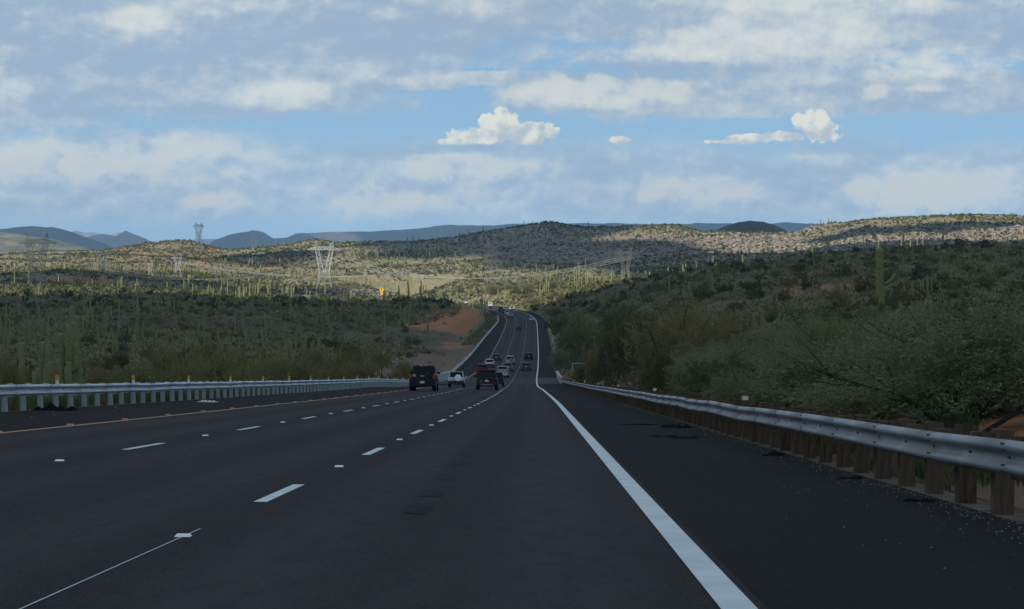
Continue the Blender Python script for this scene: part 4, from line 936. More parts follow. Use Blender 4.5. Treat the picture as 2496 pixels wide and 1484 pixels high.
# the wooded bank behind the timber-post guardrail
BANK = [
 ('olive', 1640, 738, 128, 300, 'tallest yellowish-olive tree on the bank, right of the green sign'), ('mesquite', 1545, 772, 140, 170, 'dark rounded mesquite just left of the tallest olive tree'),
 ('olive', 1745, 768, 118, 200, 'olive tree with bare dark limbs at the right flank of the tallest tree'), ('mesquite', 1480, 800, 165, 160, 'dark green mesquite midway between the green sign and the olive tree'),
 ('palo_verde', 1458, 842, 235, 100, 'feathery grey-green bush partly covering the green sign'), ('mesquite', 1560, 850, 105, 230, 'deep-shaded low mesquite behind the fourth pale reflector'),
 ('bluish', 1690, 850, 80, 210, 'blue-green bush standing before the olive tree trunk'), ('bluish', 1850, 812, 92, 230, 'tall blue-green bush left of the giant saguaro'),
 ('bluish', 1745, 905, 62, 190, 'pale blue-green weeds bush directly over the big square reflector'), ('mesquite', 1640, 905, 72, 190, 'dark leafy bush just over the third square reflector'),
 ('bright', 1985, 838, 66, 230, 'wide bright-green bush left under the giant saguaro'), ('palo_verde', 2150, 797, 150, 230, 'dark palo verde hiding the foot of the giant saguaro'),
 ('bluish', 2075, 822, 95, 190, 'blue-green bush below the giant saguaro foot'), ('bright', 2190, 858, 62, 220, 'bright-green arching bush between the giant saguaro and the dark right-hand palo verde'),
 ('palo_verde', 2395, 770, 100, 215, 'large dark palo verde near the far right edge'), ('bright', 2350, 900, 50, 150, 'leafy bright bush hanging just over the guardrail under the dark palo verde'),
 ('bright', 2060, 925, 48, 190, 'low yellow-green bush touching the guardrail top right of the square reflector'), ('mesquite', 1890, 940, 54, 150, 'small dark bush beside the big square reflector'),
 ('bright', 2270, 965, 44, 130, 'low green bush right against the timber-post tops'), ('mesquite', 1418, 889, 240, 44, 'small dark bush at the foot of the green sign'),
 ('mesquite', 2470, 850, 92, 120, 'dark mesquite cut by the right edge of the view'), ('bluish', 2290, 800, 120, 150, 'grey-green bush left behind the large dark palo verde'),
 ('olive', 1790, 830, 98, 130, 'reddish-olive twiggy bush between the two blue-green bushes'), ('mesquite', 1465, 862, 190, 110, 'dark shaded mesquite directly right of the green sign'),
 ('palo_verde', 1350, 745, 800, 55, 'mesquite thicket hugging the outside of the far bend'), ('mesquite', 1385, 765, 560, 80, 'rounded mesquite above the orange warning sign'),
 ('mesquite', 1400, 800, 420, 90, 'dark mesquite below the rounded one on the verge slope'), ('palo_verde', 1415, 762, 480, 85, 'light green palo verde upslope of the orange warning sign'),
 ('bluish', 1370, 845, 360, 62, 'grey-green bush on the verge beside the marker posts'), ('mesquite', 1440, 815, 300, 100, 'broad dark mesquite uphill of the green sign'),
 ('mesquite', 1500, 745, 330, 110, 'round dark mesquite on the slope left above the tallest olive tree'), ('palo_verde', 1590, 790, 180, 120, 'palo verde filling the gap behind the dark rounded mesquite'),
]
for k_, x, yt, Y, w, lab in BANK:
    nm, ct = {'mesquite': ('mesquite_tree', 'tree'), 'olive': ('mesquite_tree', 'tree'), 'palo_verde': ('palo_verde_tree', 'tree'), 'bluish': ('desert_bush', 'bush'), 'bright': ('desert_bush', 'bush')}[k_]
    plant(k_, nm, lab, ct, x, yt, Y, w, 'trees and bushes on the wooded bank')
# filler along the bank: low brush behind the posts
for i in range(95):
    x = random.uniform(1440, 2540); Y = random.uniform(36, 130); X = (x-CX)/F*Y
    if X - float(XR(Y)) < RSH+2.4: continue
    kk = random.choice(['mesquite', 'bluish', 'bright', 'bluish']); adj = {'mesquite': 'dark leafy', 'bluish': 'grey-green', 'bright': 'yellow-green'}[kk]
    ps = 'close behind the nearest timber posts' if Y < 62 else ('behind the big square reflector' if Y < 82 else ('behind the second and third square reflectors' if Y < 106 else 'deep in the bank behind the small reflectors'))
    ps += ', under the giant saguaro' if 1980 < x < 2300 else (', towards the right edge' if x >= 2300 else '')
    plant(kk, 'low_brush', f'low {adj} brush {ps}', 'bush', x, 0, Y, 0, f'low {adj} brush {ps}', wm=random.uniform(1.0, 2.3), hm=random.uniform(0.9, 2.3))
# left side, beyond the steel guardrail
LEFTB = [(540, 862, 175, 170), (640, 868, 185, 130), (455, 880, 165, 140), (720, 872, 200, 120), (330, 890, 160, 150), (810, 880, 215, 120), (880, 885, 240, 90), (985, 878, 290, 60), (20, 872, 150, 90), (250, 893, 170, 90), (600, 893, 150, 120), (400, 850, 215, 90), (855, 850, 280, 80), (925, 850, 320, 70), (500, 835, 235, 80), (760, 845, 260, 80)]
for i, (x, yt, Y, w) in enumerate(LEFTB):
    kd = 'palo_verde' if i % 3 else 'olive'
    nd = int(round((74659/(1307-x)-63.8)/12.0))+1 if x < 1000 else 17
    pl_ = 'left of the first delineator, among the saguaro clump' if nd < 1 else 'behind the '+(['first']+words)[min(nd, 17)-1]+' orange delineator'
    plant(kd, 'palo_verde_tree', ('low spreading light-green' if kd == 'palo_verde' else 'olive-brown')+f' palo verde {pl_}'+(', set farther back' if Y > 225 else ''), 'tree', x, yt, Y, w, 'palo verde thicket behind the steel-post guardrail')
for i in range(26):
    x = random.uniform(1070, 1365) ; Y = random.uniform(1240, 1420); X = (x-CX)/F*Y
    if abs(X-float(XR(Y))+5) < 17: continue
    plant('bright' if Y > 1300 else 'mesquite', 'mesquite_tree', 'sunlit tree in the bright green belt behind the top of the road' if Y > 1300 else 'dark tree in the belt behind the top of the road', 'tree', x, 0, Y, 0, 'tree belt behind the top of the road' if Y > 1300 else 'dark trees at the top of the road', wm=random.uniform(3.2, 6), hm=random.uniform(3.5, 6))

# ------------------------------------------------------------------ saguaros
def sag_column(h, r, seed, hi=True):
    rr = random.Random(seed); mb = MB(); N = 32 if hi else 8; n = 16 if hi else 6
    pts, rad = [], []
    lx, ly = rr.gauss(0, .012), rr.gauss(0, .012); cons = [rr.uniform(0.2, 0.9) for _ in range(4)]
    for i in range(n+1):
        t = i/n; z = -0.4 + (h+0.4)*t; q = r*(0.80+0.25*math.sin(min(t*1.5, 1)*PI*0.5))*(1-0.22*max(0, t-0.55)/0.45)
        for c_ in cons: q *= 1-0.07*math.exp(-((t-c_)/0.025)**2)
        pts.append((lx*z*t, ly*z*t, z)); rad.append(q)
    e = pts[-1]
    for k in (1, 2, 3): pts.append((e[0], e[1], e[2]+r*0.75*math.sin(k*PI/6.5))); rad.append(rad[n]*math.cos(k*PI/6.6))
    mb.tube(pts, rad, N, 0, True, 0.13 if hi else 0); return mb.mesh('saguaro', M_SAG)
def sag_arm(h, r, z0, length, out, seed, hi=True, droop=0.0):
    N = 20 if hi else 6; mb = MB(); rr = random.Random(seed); pts = []; rad = []
    ra = r*0.62
    for i in range(7):
        t = i/6; a = t*PI/2; pts.append((r*0.7+out*math.sin(a), 0, z0+out*0.8*(1-math.cos(a))-droop*math.sin(t*PI))); rad.append(ra*(0.75+0.25*t))
    x, _, z = pts[-1]
    for k in range(1, 6): pts.append((x+rr.gauss(0, .01), 0, z+length*k/5)); rad.append(ra*(1-0.03*k))
    x, _, z = pts[-1]
    for k in (1, 2): pts.append((x, 0, z+ra*0.6*k/2)); rad.append(ra*(0.7 if k == 1 else 0.25))
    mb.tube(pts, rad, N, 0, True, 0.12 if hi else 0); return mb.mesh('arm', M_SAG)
SAGC = {True: [sag_column(6.0, .24, s_, True) for s_ in range(5)], False: [sag_column(6.0, .24, s_, False) for s_ in range(5)]}
SAGA = {hi: [sag_arm(6, .24, z0, L, o, s_, hi) for s_, (z0, L, o) in enumerate([(2.4, 1.6, .55), (2.9, 1.1, .5), (2.1, 2.3, .6), (3.2, 0.5, .45)])] for hi in (True, False)}
NS = [0]
def saguaro(X, Y, h, arms, label, group, hi=None, r=None, zb=None, seed=None, lean=0.0, fat=1.0):
    NS[0] += 1; rr = random.Random(seed if seed is not None else NS[0]); hi = (Y < 420) if hi is None else hi
    zb = H1(X, Y) if zb is None else zb
    s_ = h/6.0; f = fat*(0.55+0.45*s_)
    o = tag(obj('saguaro', SAGC[hi][rr.randrange(5)], None, (X, Y, zb), (rr.gauss(0, .015), lean+rr.gauss(0, .018), rr.uniform(0, 6.28)), (f, f, s_)), label, 'saguaro', group)
    a0 = rr.uniform(0, 6.28)
    for k in range(arms): obj('arm', SAGA[hi][rr.randrange(4)], o, (0, 0, 0), (0, 0, a0+k*(PI+rr.gauss(0, .7))))
    return o
# the fat clump beside the first delineators
CL = [(54, 840, 182, 0, 'stout saguaro standing alone at the left end of the clump'), (98, 837, 186, 0, 'stout saguaro second from the left in the clump'), (114, 843, 184, 0, 'saguaro in the clump just right of the second column'),
 (127.6, 846, 188, 1, 'saguaro in the middle of the clump, directly behind the first delineator'), (149, 817, 186, 0, 'tall leaning saguaro in the clump with a banded trunk'), (175, 752, 205, 2, 'tallest saguaro of the clump, with a drooping arm'),
 (172.5, 790, 186, 2, 'thick tall saguaro in front of the tallest one of the clump'), (85, 907, 180, 0, 'knee-high young saguaro at the front of the clump'), (95.5, 898, 181, 0, 'young saguaro in front of the second clump column'),
 (112, 891, 180, 0, 'young saguaro in front of the third clump column'), (122, 883, 182, 0, 'half-height saguaro left of the first delineator'), (144, 879, 183, 0, 'half-height saguaro right of the first delineator'),
 (136, 866, 192, 0, 'slim half-height saguaro behind the clump middle'), (167, 885, 180, 0, 'bulging leaning saguaro at the right foot of the clump'), (191, 861, 186, 1, 'short curved saguaro at the right end of the clump'), (185, 774, 210, 0, 'thin saguaro tip right of the tallest one of the clump')]
for x, yt, Y, na, lab in CL:
    X = (x-CX)/F*Y; zb = H1(X, Y); saguaro(X, Y, max(1.0, z_(Y, yt)-zb), na, lab, 'saguaro clump behind the first delineator', fat=1.25)
# one giant on the right-hand bank
Y = 168; X = (2143-CX)/F*Y; zb = H1(X, Y); h = z_(Y, 610)-zb
mbg = MB(); pts = []; rad = []
for i in range(26):
    t = i/25; z = -0.4+(h+0.4)*t; pts.append((0.02*math.sin(t*3), 0, z)); rad.append((0.36 if t < .45 else 0.335-0.10*(t-.45))*(1-0.055*math.exp(-((t-.5)/.012)**2)-0.03*math.exp(-((t-.63)/.012)**2)-0.03*math.exp(-((t-.82)/.015)**2)))
for k in (1, 2, 3): pts.append((pts[25][0], 0, pts[25][2]+0.2*math.sin(k*PI/6.5))); rad.append(rad[25]*math.cos(k*PI/6.6))
mbg.tube(pts, rad, 44, 0, True, 0.10)
gs = tag(obj('saguaro', mbg.mesh('saguaro', M_SAG), None, (X, Y, zb)), 'giant single-armed saguaro rising from the bank above the guardrail', 'saguaro')
mbg = MB(); za = z_(Y, 692)-zb
mbg.tube([(0.22, 0, za), (0.42, -.02, za-.02), (0.68, -.03, za+.10), (0.95, -.03, za+.33), (1.10, -.03, za+.58), (1.16, -.03, za+.78), (1.17, -.03, za+.86)], [.10, .14, .165, .165, .15, .12, .04], 28, 0, True, 0.12)
obj('arm', mbg.mesh('arm', M_SAG), gs, rot=(0, 0, -0.15))
mbg = MB(); mbg.tube([(1.09, -.03, za+.7), (1.10, -.03, za+1.15)], [.035, .02], 6, 0, True); obj('arm_sprout', mbg.mesh('arm_sprout', M_SAG), gs, rot=(0, 0, -0.15))
# measured saguaros: (x, top, base or None, arms)
LS = [(163, 771, 0, 0), (134, 777, 0, 0), (117, 769, 0, 0), (104, 776, 0, 0), (96, 744, 800, 2), (72, 756, 850, 1), (203, 771, 0, 1), (226, 750, 808, 1), (258, 758, 815, 0), (289, 767, 0, 0), (339, 734, 772, 0), (334, 760, 840, 0),
 (349, 791, 0, 0), (275, 817, 0, 0), (284, 819, 0, 0), (325, 817, 0, 0), (484, 779, 830, 1), (497, 758, 840, 0), (532, 809, 870, 0), (512, 812, 872, 0), (533, 738, 780, 0), (424, 733, 772, 1), (474, 810, 868, 0), (465, 828, 885, 0),
 (453, 830, 888, 0), (13, 743, 820, 0), (10, 796, 870, 0), (20, 821, 880, 0), (24, 796, 850, 0), (46, 822, 880, 0), (2, 760, 830, 0), (593, 745.6, 815, 1), (573.6, 768, 819, 0), (708, 731, 788, 0), (647.8, 782, 852, 1), (641, 807, 860, 0),
 (620, 822, 858, 0), (691.7, 797, 856, 1), (700.5, 828, 903, 1), (708, 840, 903, 0), (692.7, 864, 905, 0), (714, 856, 906, 0), (683, 846, 900, 1), (743, 819, 891, 1), (763, 830.5, 890, 0), (776.6, 822.7, 903, 2), (773.7, 779, 815, 0),
 (786, 748.5, 787.6, 1), (800, 768, 809, 0), (806, 797, 850, 0), (800, 848, 883, 0), (828, 854, 912, 2), (875, 731, 787.6, 1), (881, 855, 903, 0), (938.7, 773, 842, 1), (972, 781.7, 820, 0), (866.5, 779.8, 815, 0), (634, 858, 899, 0),
 (649.7, 858, 899, 0), (721, 805, 866, 0), (758, 836, 880, 0), (735, 800, 860, 0), (905, 790, 830, 0), (830, 742, 790, 0), (600, 800, 850, 0), (560, 838, 880, 0), (430, 780, 830, 0), (380, 800, 850, 0), (240, 800, 850, 0), (60, 780, 830, 0)]
for i, (x, yt, yb, na) in enumerate(LS):
    if yb == 0: yb = yt+55
    Y = solveY(x, yb, 150, 760); X = (x-CX)/F*Y
    if X > float(XR(Y))-22: continue
    nm = ['single-column', 'one-armed', 'two-armed'][na]; near = 'low down behind the steel-post guardrail' if Y < 330 else ('halfway up the shaded flat' if Y < 520 else 'near the top edge of the shaded flat')
    side = 'left of the delineator gap' if x < 420 else ('in the middle of the flat' if x < 720 else 'towards the black pickup')
    saguaro(X, Y, min(11, max(2.0, z_(Y, yt)-H1(X, Y))), na, f'{nm} saguaro {near}, {side}', f'{nm} saguaros {near}, {side}')
RS = [(1893, 709, 748, 0), (1946, 689, 719, 0), (1980, 688, 717, 0), (2037, 676, 731, 2), (2203, 694.6, 736, 0), (2222, 686.6, 739, 0), (2260.8, 674.6, 747, 2), (2358, 701, 733, 0), (2252.7, 645, 672, 0), (2290, 625, 661, 0),
 (2323.6, 642, 669, 0), (2318, 658.5, 682.6, 0), (2339.7, 631.7, 660, 0), (2426.6, 618, 645, 0), (2417, 655.8, 674.5, 0), (2421, 650.5, 669, 0), (2206, 639.8, 658.5, 0), (1885, 629, 648, 0), (1505, 694.7, 742, 1), (1418, 703, 732.5, 1),
 (1647.7, 700.8, 727.6, 0), (1667, 694.7, 739.8, 0), (1663.6, 703, 739, 0), (1747.8, 698, 718, 0), (1790.5, 693.5, 725, 0), (1323, 696, 720, 0), (1394, 687.4, 708, 0), (1406, 681, 708, 0), (1341.5, 693.5, 707, 0), (1512, 688.6, 708, 0),
 (1897, 770, 812, 0), (1834, 765, 800, 0), (1840, 775, 815, 0), (1910, 775, 820, 0), (1860, 780, 815, 0)]
for i, (x, yt, yb, na) in enumerate(RS):
    Y = solveY(x, yb, 150, 1000); X = (x-CX)/F*Y; nm = ['single-column', 'one-armed', 'two-armed'][na]
    side = 'left of the giant saguaro' if x < 2100 else 'right of the giant saguaro'; far = 'low on the shaded slope' if Y < 520 else 'high on the shaded slope'
    if x < 1560: side = 'near the top of the road'
    saguaro(X, Y, min(10, max(2.0, z_(Y, yt)-H1(X, Y))), na, f'{nm} saguaro {far}, {side}', f'{nm} saguaros {far}, {side}')

# ------------------------------------------------------------------ scattered vegetation and rocks
def scatter(n, Y0, Y1, dens=None, xr=(-750, 3250), pw=2.0):
    n = int(n*(xr[1]-xr[0])/2680)
    u = RNG.random(n); Y = (Y0**pw + u*(Y1**pw-Y0**pw))**(1/pw); x = RNG.uniform(xr[0], xr[1], n); X = (x-CX)/F*Y
    Z = H(X, Y); o = X-XR(Y); L = -(10.98+LSH(Y))
    ok = (Y > 1660) | (o < L-2.2) | (o > RSH+2.0)
    if dens is not None: ok &= RNG.random(n) < dens(X, Y, Z)
    return X[ok], Y[ok], Z[ok]
def gn_scatter(name, label, X, Y, Z, scl, meshes, zs=1.0):
    me = bpy.data.meshes.new(name); me.vertices.add(len(X)); me.vertices.foreach_set('co', np.stack([X, Y, Z], -1).astype(np.float32).ravel())
    attr(me, 'scl', scl); attr(me, 'rz', RNG.uniform(0, 2*PI, len(X))); attr(me, 'zs', scl*zs*RNG.uniform(0.75, 1.3, len(X)))
    a = me.attributes.new('pick', 'INT', 'POINT'); a.data.foreach_set('value', RNG.integers(0, len(meshes), len(X)).astype(np.int32))
    col = bpy.data.collections.new(name+'_kit')
    for i, m_ in enumerate(meshes):
        so = bpy.data.objects.new(f'{name}_kit_{i}', m_); col.objects.link(so)
    t = bpy.data.node_groups.new(name, 'GeometryNodeTree'); t.interface.new_socket('Geometry', in_out='INPUT', socket_type='NodeSocketGeometry'); t.interface.new_socket('Geometry', in_out='OUTPUT', socket_type='NodeSocketGeometry')
    N = t.nodes; Lk = t.links; gi = N.new('NodeGroupInput'); go = N.new('NodeGroupOutput'); mp_ = N.new('GeometryNodeMeshToPoints'); ip = N.new('GeometryNodeInstanceOnPoints'); ci = N.new('GeometryNodeCollectionInfo')
    ci.inputs['Collection'].default_value = col; ci.inputs['Separate Children'].default_value = True; ci.inputs['Reset Children'].default_value = True
    def na(n, ty='FLOAT'):
        q = N.new('GeometryNodeInputNamedAttribute'); q.data_type = ty; q.inputs['Name'].default_value = n; return q.outputs['Attribute']
    c1 = N.new('ShaderNodeCombineXYZ'); Lk.new(na('rz'), c1.inputs[2]); c2 = N.new('ShaderNodeCombineXYZ'); s1 = na('scl'); Lk.new(s1, c2.inputs[0]); Lk.new(s1, c2.inputs[1]); Lk.new(na('zs'), c2.inputs[2])
    Lk.new(gi.outputs[0], mp_.inputs['Mesh']); Lk.new(mp_.outputs[0], ip.inputs['Points']); Lk.new(ci.outputs[0], ip.inputs['Instance']); ip.inputs['Pick Instance'].default_value = True
    Lk.new(na('pick', 'INT'), ip.inputs['Instance Index']); Lk.new(c1.outputs[0], ip.inputs['Rotation']); Lk.new(c2.outputs[0], ip.inputs['Scale']); Lk.new(ip.outputs[0], go.inputs[0])
    o = obj(name, me); md = o.modifiers.new('scatter', 'NODES'); md.node_group = t
    tag(o, label, kind='stuff'); return o
B_MED = [crown_mesh('crown', L_CR, 420, 1.0, 1.0, 9, .30, .13, 0.0, .3, 30+i, True) for i in range(3)] + [crown_mesh('crown', L_PV, 420, 1.0, 1.05, 9, .34, .11, 0.0, .5, 40+i, True) for i in range(2)] + [crown_mesh('crown', L_MQ, 420, 1.0, 0.9, 9, .30, .14, 0.0, .1, 50+i, True) for i in range(2)]
L_F1 = leafmat('far_sunlit_leaf', (0.120, 0.132, 0.048), (0.225, 0.230, 0.105), 0.9); L_F2 = leafmat('far_dark_leaf', (0.060, 0.072, 0.030), (0.115, 0.125, 0.055), 0.9)  # paler far leaf: sunlight on the distant slopes is put into its colour
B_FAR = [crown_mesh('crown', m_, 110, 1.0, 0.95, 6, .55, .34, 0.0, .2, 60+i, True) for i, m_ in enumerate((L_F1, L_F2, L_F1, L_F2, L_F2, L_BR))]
B_LOW = [crown_mesh('crown', m_, 70, 1.0, 0.8, 5, .50, .26, 0.0, .3, 70+i, True) for i, m_ in enumerate((L_BR, L_BR, L_BR, L_BR, L_CR))]
def rock_mesh(seed, m, sub=1):
    bm = bmesh.new(); bmesh.ops.create_icosphere(bm, subdivisions=sub, radius=1.0); r = random.Random(seed)
    for v in bm.verts: v.co *= r.uniform(0.7, 1.2); v.co.z *= 0.62; v.co.x *= 1.2
    me = bpy.data.meshes.new('rock'); bm.to_mesh(me); bm.free(); me.materials.append(m); return me
M_RK = mat('pale_rock', (0.27, 0.245, 0.215), 0.9, objr=0.9, col2=(0.17, 0.148, 0.125), spec=0.1); M_RD = mat('dark_rock', (0.16, 0.115, 0.09), 0.9, objr=0.9, col2=(0.24, 0.17, 0.13), spec=0.1)
RK = [rock_mesh(i, M_RK) for i in range(4)]; RD = [rock_mesh(i, M_RD) for i in range(4)]
def cut(X, Y):                                # the freshly graded cut bank and verge beside the bend: almost bare
    dl = -(10.98+LSH(Y))-(X-XR(Y)); return ((dl < 20+np.clip((640-Y)/10, -6, 6)) & (dl > -1) & (Y > 560) & (Y < 930)) | ((dl < 34) & (dl > -1) & (Y >= 930) & (Y < 1300)) | ((dl < 12) & (dl > -1) & (Y > 300) & (Y <= 560))
def d_med(X, Y, Z):
    z = zones(X, Y, Z); n = fbm(X, Y, 55, 3)+fbm(X, Y, 18, 2)*0.5
    return np.clip(0.42+n*0.9, 0.05, 1)*(1-0.95*z['red']*(Y < 1000))*(1-0.93*z['tan'])*(1-0.5*z['pale'])*(1-0.96*cut(X, Y))
# medium bushes -> the 300 that show largest are single things, the rest one mass
X, Y, Z = scatter(30000, 120, 2300, d_med)
ok = ~((X > 0) & (Y < 1000) & (RNG.random(len(X)) < 0.3)); X, Y, Z = X[ok], Y[ok], Z[ok]
# denser wash either side of the road's foot
sc_ = RNG.uniform(0.9, 2.1, len(X))*np.where(RNG.random(len(X)) < 0.15, 1.35, 1.0)
green = (X > 0) & (Y < 1000); sc_ = np.where(green, sc_*1.3, sc_)
vis = visible(X, Y, Z+sc_*0.9); app = np.where(vis, sc_/Y, 0); order = np.argsort(-app)
top = order[:215]; rest = order[215:]
def region(X, Y):
    x = CX+F*X/Y; q = region_(X, Y, x)
    if x < 1230: return q + [', among the saguaro clump', ', left of centre of the flat', ', in the middle of the flat', ', near the black pickup', ', beside the cut bank'][int(np.searchsorted([230, 500, 760, 960], x))]
    return q + [', near the far bend', ', behind the olive tree', ', left of the giant saguaro', ', right of the giant saguaro'][int(np.searchsorted([1480, 1800, 2143], x))]
def region_(X, Y, x):
    if x < 1230:
        if Y < 330: return 'low behind the steel guardrail'
        if Y < 560: return 'halfway up the saguaro flat'
        return 'atop the saguaro flat'
    if Y < 330: return 'low on the wooded bank' if x > 1700 else 'in the wash by the bridge'
    return 'higher on the shaded slope' if x > 1800 else 'on the slope past the bridge'
kinds = {'creosote_leaf': ('creosote_bush', 'dark creosote bush', 'bush'), 'palo_verde_leaf': ('palo_verde_tree', 'rounded light-green palo verde', 'tree'), 'mesquite_leaf': ('mesquite_tree', 'deep green mesquite', 'tree')}
B_NEAR = [crown_mesh('crown', m_, 2400, 1.0, h_, 16, .15, w_, 0.0, u_, 80+i, True) for i, (m_, h_, w_, u_) in enumerate(((L_CR, 1.0, .05, .4), (L_CR, .95, .05, .4), (L_PV, 1.1, .035, .7), (L_PV, 1.0, .035, .7), (L_MQ, .9, .06, .1), (L_MQ, 1.0, .06, .1)))]
TR_S = trunk_mesh(91, 0.8, 0.9, r0=0.035, stems=5)
for i in top:
    me = random.choice(B_NEAR); nm, lb, ct = kinds[me.materials[0].name]; rg = region(X[i], Y[i]); s_ = float(sc_[i])
    sz = 'large' if s_ > 2.1 else ('mid-sized' if s_ > 1.5 else 'small')
    o = tag(empty(nm, (X[i], Y[i], Z[i]-0.05), (0, 0, random.uniform(0, 6.28))), f'{sz} {lb} {rg}', ct, f'{sz} {lb} plants {rg}'); o.scale = (s_, s_, s_*random.uniform(.8, 1.15))
    obj('crown', me, o); obj('trunk', TR_S, o)
near = rest[Y[rest] < 700]; far = rest[Y[rest] >= 700]
gn_scatter('scrub', 'desert scrub covering the shaded flats', X[near], Y[near], Z[near]-0.05, sc_[near], B_MED)
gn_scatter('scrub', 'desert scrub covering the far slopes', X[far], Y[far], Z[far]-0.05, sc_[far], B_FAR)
X, Y, Z = scatter(95000, 60, 1500, lambda X, Y, Z: (1-0.97*cut(X, Y))*np.clip(0.62+fbm(X, Y, 25, 3), 0, 1)*(1-0.8*np.maximum(zones(X, Y, Z)['tan'], zones(X, Y, Z)['red'])), pw=1.55)
gn_scatter('ground_cover', 'low grey-green brittlebush and weeds', X, Y, Z-0.03, RNG.uniform(0.4, 1.15, len(X)), B_LOW, 0.9)
X, Y, Z = scatter(52000, 230, 860, lambda X, Y, Z: (1-0.97*cut(X, Y))*np.clip(0.60+fbm(X, Y, 25, 3)*1.6, 0, 1)*np.where(X > 0, 0.7, 1)*(1-0.9*np.maximum(zones(X, Y, Z)['tan'], zones(X, Y, Z)['red']*.5)))
gn_scatter('ground_cover', 'low brittlebush over the shaded flats', X, Y, Z-0.03, RNG.uniform(0.5, 1.3, len(X)), B_LOW, 0.9)
X, Y, Z = scatter(70000, 1000, 2330, lambda X, Y, Z: np.clip(0.38+fbm(X, Y, 40, 3), 0, 1)*(1-0.35*zones(X, Y, Z)['pale']))
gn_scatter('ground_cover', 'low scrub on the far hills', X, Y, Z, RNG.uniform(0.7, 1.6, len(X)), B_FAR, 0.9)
X, Y, Z = scatter(60000, 1100, 2320, lambda X, Y, Z: zones(X, Y, Z)['pale']*0.6)
gn_scatter('boulders', 'pale boulders on the far slopes', X, Y, Z, RNG.uniform(0.5, 1.0, len(X))**2*2.2+0.3, RK)
X, Y, Z = scatter(26000, 60, 900, lambda X, Y, Z: np.clip(0.3+fbm(X, Y, 30, 3)*1.2, 0, 1)*0.6, pw=1.4)
gn_scatter('stones', 'reddish stones strewn over the desert floor', X, Y, Z, RNG.uniform(0.08, 0.35, len(X)), RD)
# far saguaros
X, Y, Z = scatter(7600, 260, 2270, lambda X, Y, Z: np.clip(0.35+fbm(X+50, Y, 120, 3)*1.6, 0.04, 1)*np.where((CX+F*X/Y < 1500) & (Y > 900), 0.85, 0.22)*np.where(Y > 2080, 0.3, 1)*(1-zones(X, Y, Z)['red']*(Y < 1000))*(1-zones(X, Y, Z)['tan']))
hs = np.clip(RNG.normal(5.4, 1.5, len(X)), 2.2, 9); vis = visible(X, Y, Z+hs*0.6); app = np.where(vis & (Y > 430), hs/Y, 0); order = np.argsort(-app)
nind = 300-NS[0]-1
for i in order[:nind]:
    x = CX+F*X[i]/Y[i]; na = int(RNG.choice([0, 0, 0, 1, 1, 2])); nm = ['single-column', 'one-armed', 'two-armed'][na]
    if Y[i] < 820: rg = 'on the shaded flat' if x < 1230 else 'on the shaded slope'
    elif Y[i] < 1500: rg = 'in the sunlit valley' if x < 1230 else 'below the shaded cliffs'
    else: rg = 'on the sunlit far hills'
    if x < 1230: rg += [', near the dark pylon', ', below the rounded hill', ', left of the mound pylon', ', close round the mound pylon', ', near the yellow sign', ', above the top of the road'][int(np.searchsorted([200, 480, 720, 860, 1000], x))]
    else: rg += [', left of the shaded pylon', ', midway to the giant saguaro', ', near the giant saguaro', ', right of the giant saguaro'][int(np.searchsorted([1500, 1980, 2300], x))]
    sz = 'tall' if hs[i] > 6.3 else ('medium' if hs[i] > 4.5 else 'short')
    saguaro(float(X[i]), float(Y[i]), float(hs[i]), na, f'{sz} {nm} distant saguaro {rg}', f'{sz} {nm} distant saguaros {rg}', hi=False, fat=1.15 if Y[i] > 900 else 1.0)
rest = order[nind:]; rest = rest[Y[rest] > 430]
SGM = []
for i in range(4):
    mb = MB(); mb.tube([(0, 0, -0.06), (0, 0, .5), (0, 0, .97), (0, 0, 1.0)], [.056, .062, .054, .016], 6, 0, True)
    if i > 1: mb.tube([(.03, 0, .42), (.13, 0, .46), (.14, 0, .72)], [.025, .028, .022], 4, 0, True)
    if i > 2: mb.tube([(-.03, 0, .36), (-.12, 0, .42), (-.12, 0, .66)], [.025, .028, .022], 4, 0, True)
    SGM.append(mb.mesh('saguaro', M_SAG))
gn_scatter('saguaro_stand', 'countless distant saguaros on the hills', X[rest], Y[rest], Z[rest], hs[rest], SGM, 1.0)
# grass at the pavement edges
TU = [crown_mesh('tuft', m_, 46, .22, .42, 4, .30, .022, 0, 1.6, 100+i, True, core=.1) for i, m_ in enumerate((leafmat('green_grass', (0.07, 0.10, 0.028), (0.10, 0.13, 0.045)), leafmat('dry_grass', (0.20, 0.165, 0.10), (0.13, 0.115, 0.07)), MATS['green_grass']))]
Yg = 13+RNG.random(5200)**1.8*150; og = RSH+0.35+np.abs(RNG.normal(0, 1.1, len(Yg)))+0.05; Xg = XR(Yg)+og; Zg = H(Xg, Yg)
kp = fbm(Xg, Yg, 3, 3)+0.15 > RNG.random(len(Yg))*0.5
gn_scatter('grass', 'green and dry grass tufts behind the timber posts', Xg[kp], Yg[kp], Zg[kp]-0.02, RNG.uniform(0.5, 1.25, kp.sum()), TU)
Yg = 30+RNG.random(2600)**1.2*260; og = -(10.98+LSH(Yg))-0.4-np.abs(RNG.normal(0, 1.2, len(Yg))); Xg = XR(Yg)+og; Zg = H(Xg, Yg)
gn_scatter('grass', 'dry tufts behind the steel posts', Xg, Yg, Zg-0.02, RNG.uniform(0.5, 1.2, len(Yg)), TU)
Yg = 560+RNG.random(1500)*340; og = -(10.98+LSH(Yg))-0.9-RNG.random(len(Yg))*4.2; Xg = XR(Yg)+og; Zg = H(Xg, Yg)
gn_scatter('grass', 'green verge inside the bend', Xg, Yg, Zg-0.02, RNG.uniform(0.7, 1.4, len(Yg)), TU, .7)
mb = MB()
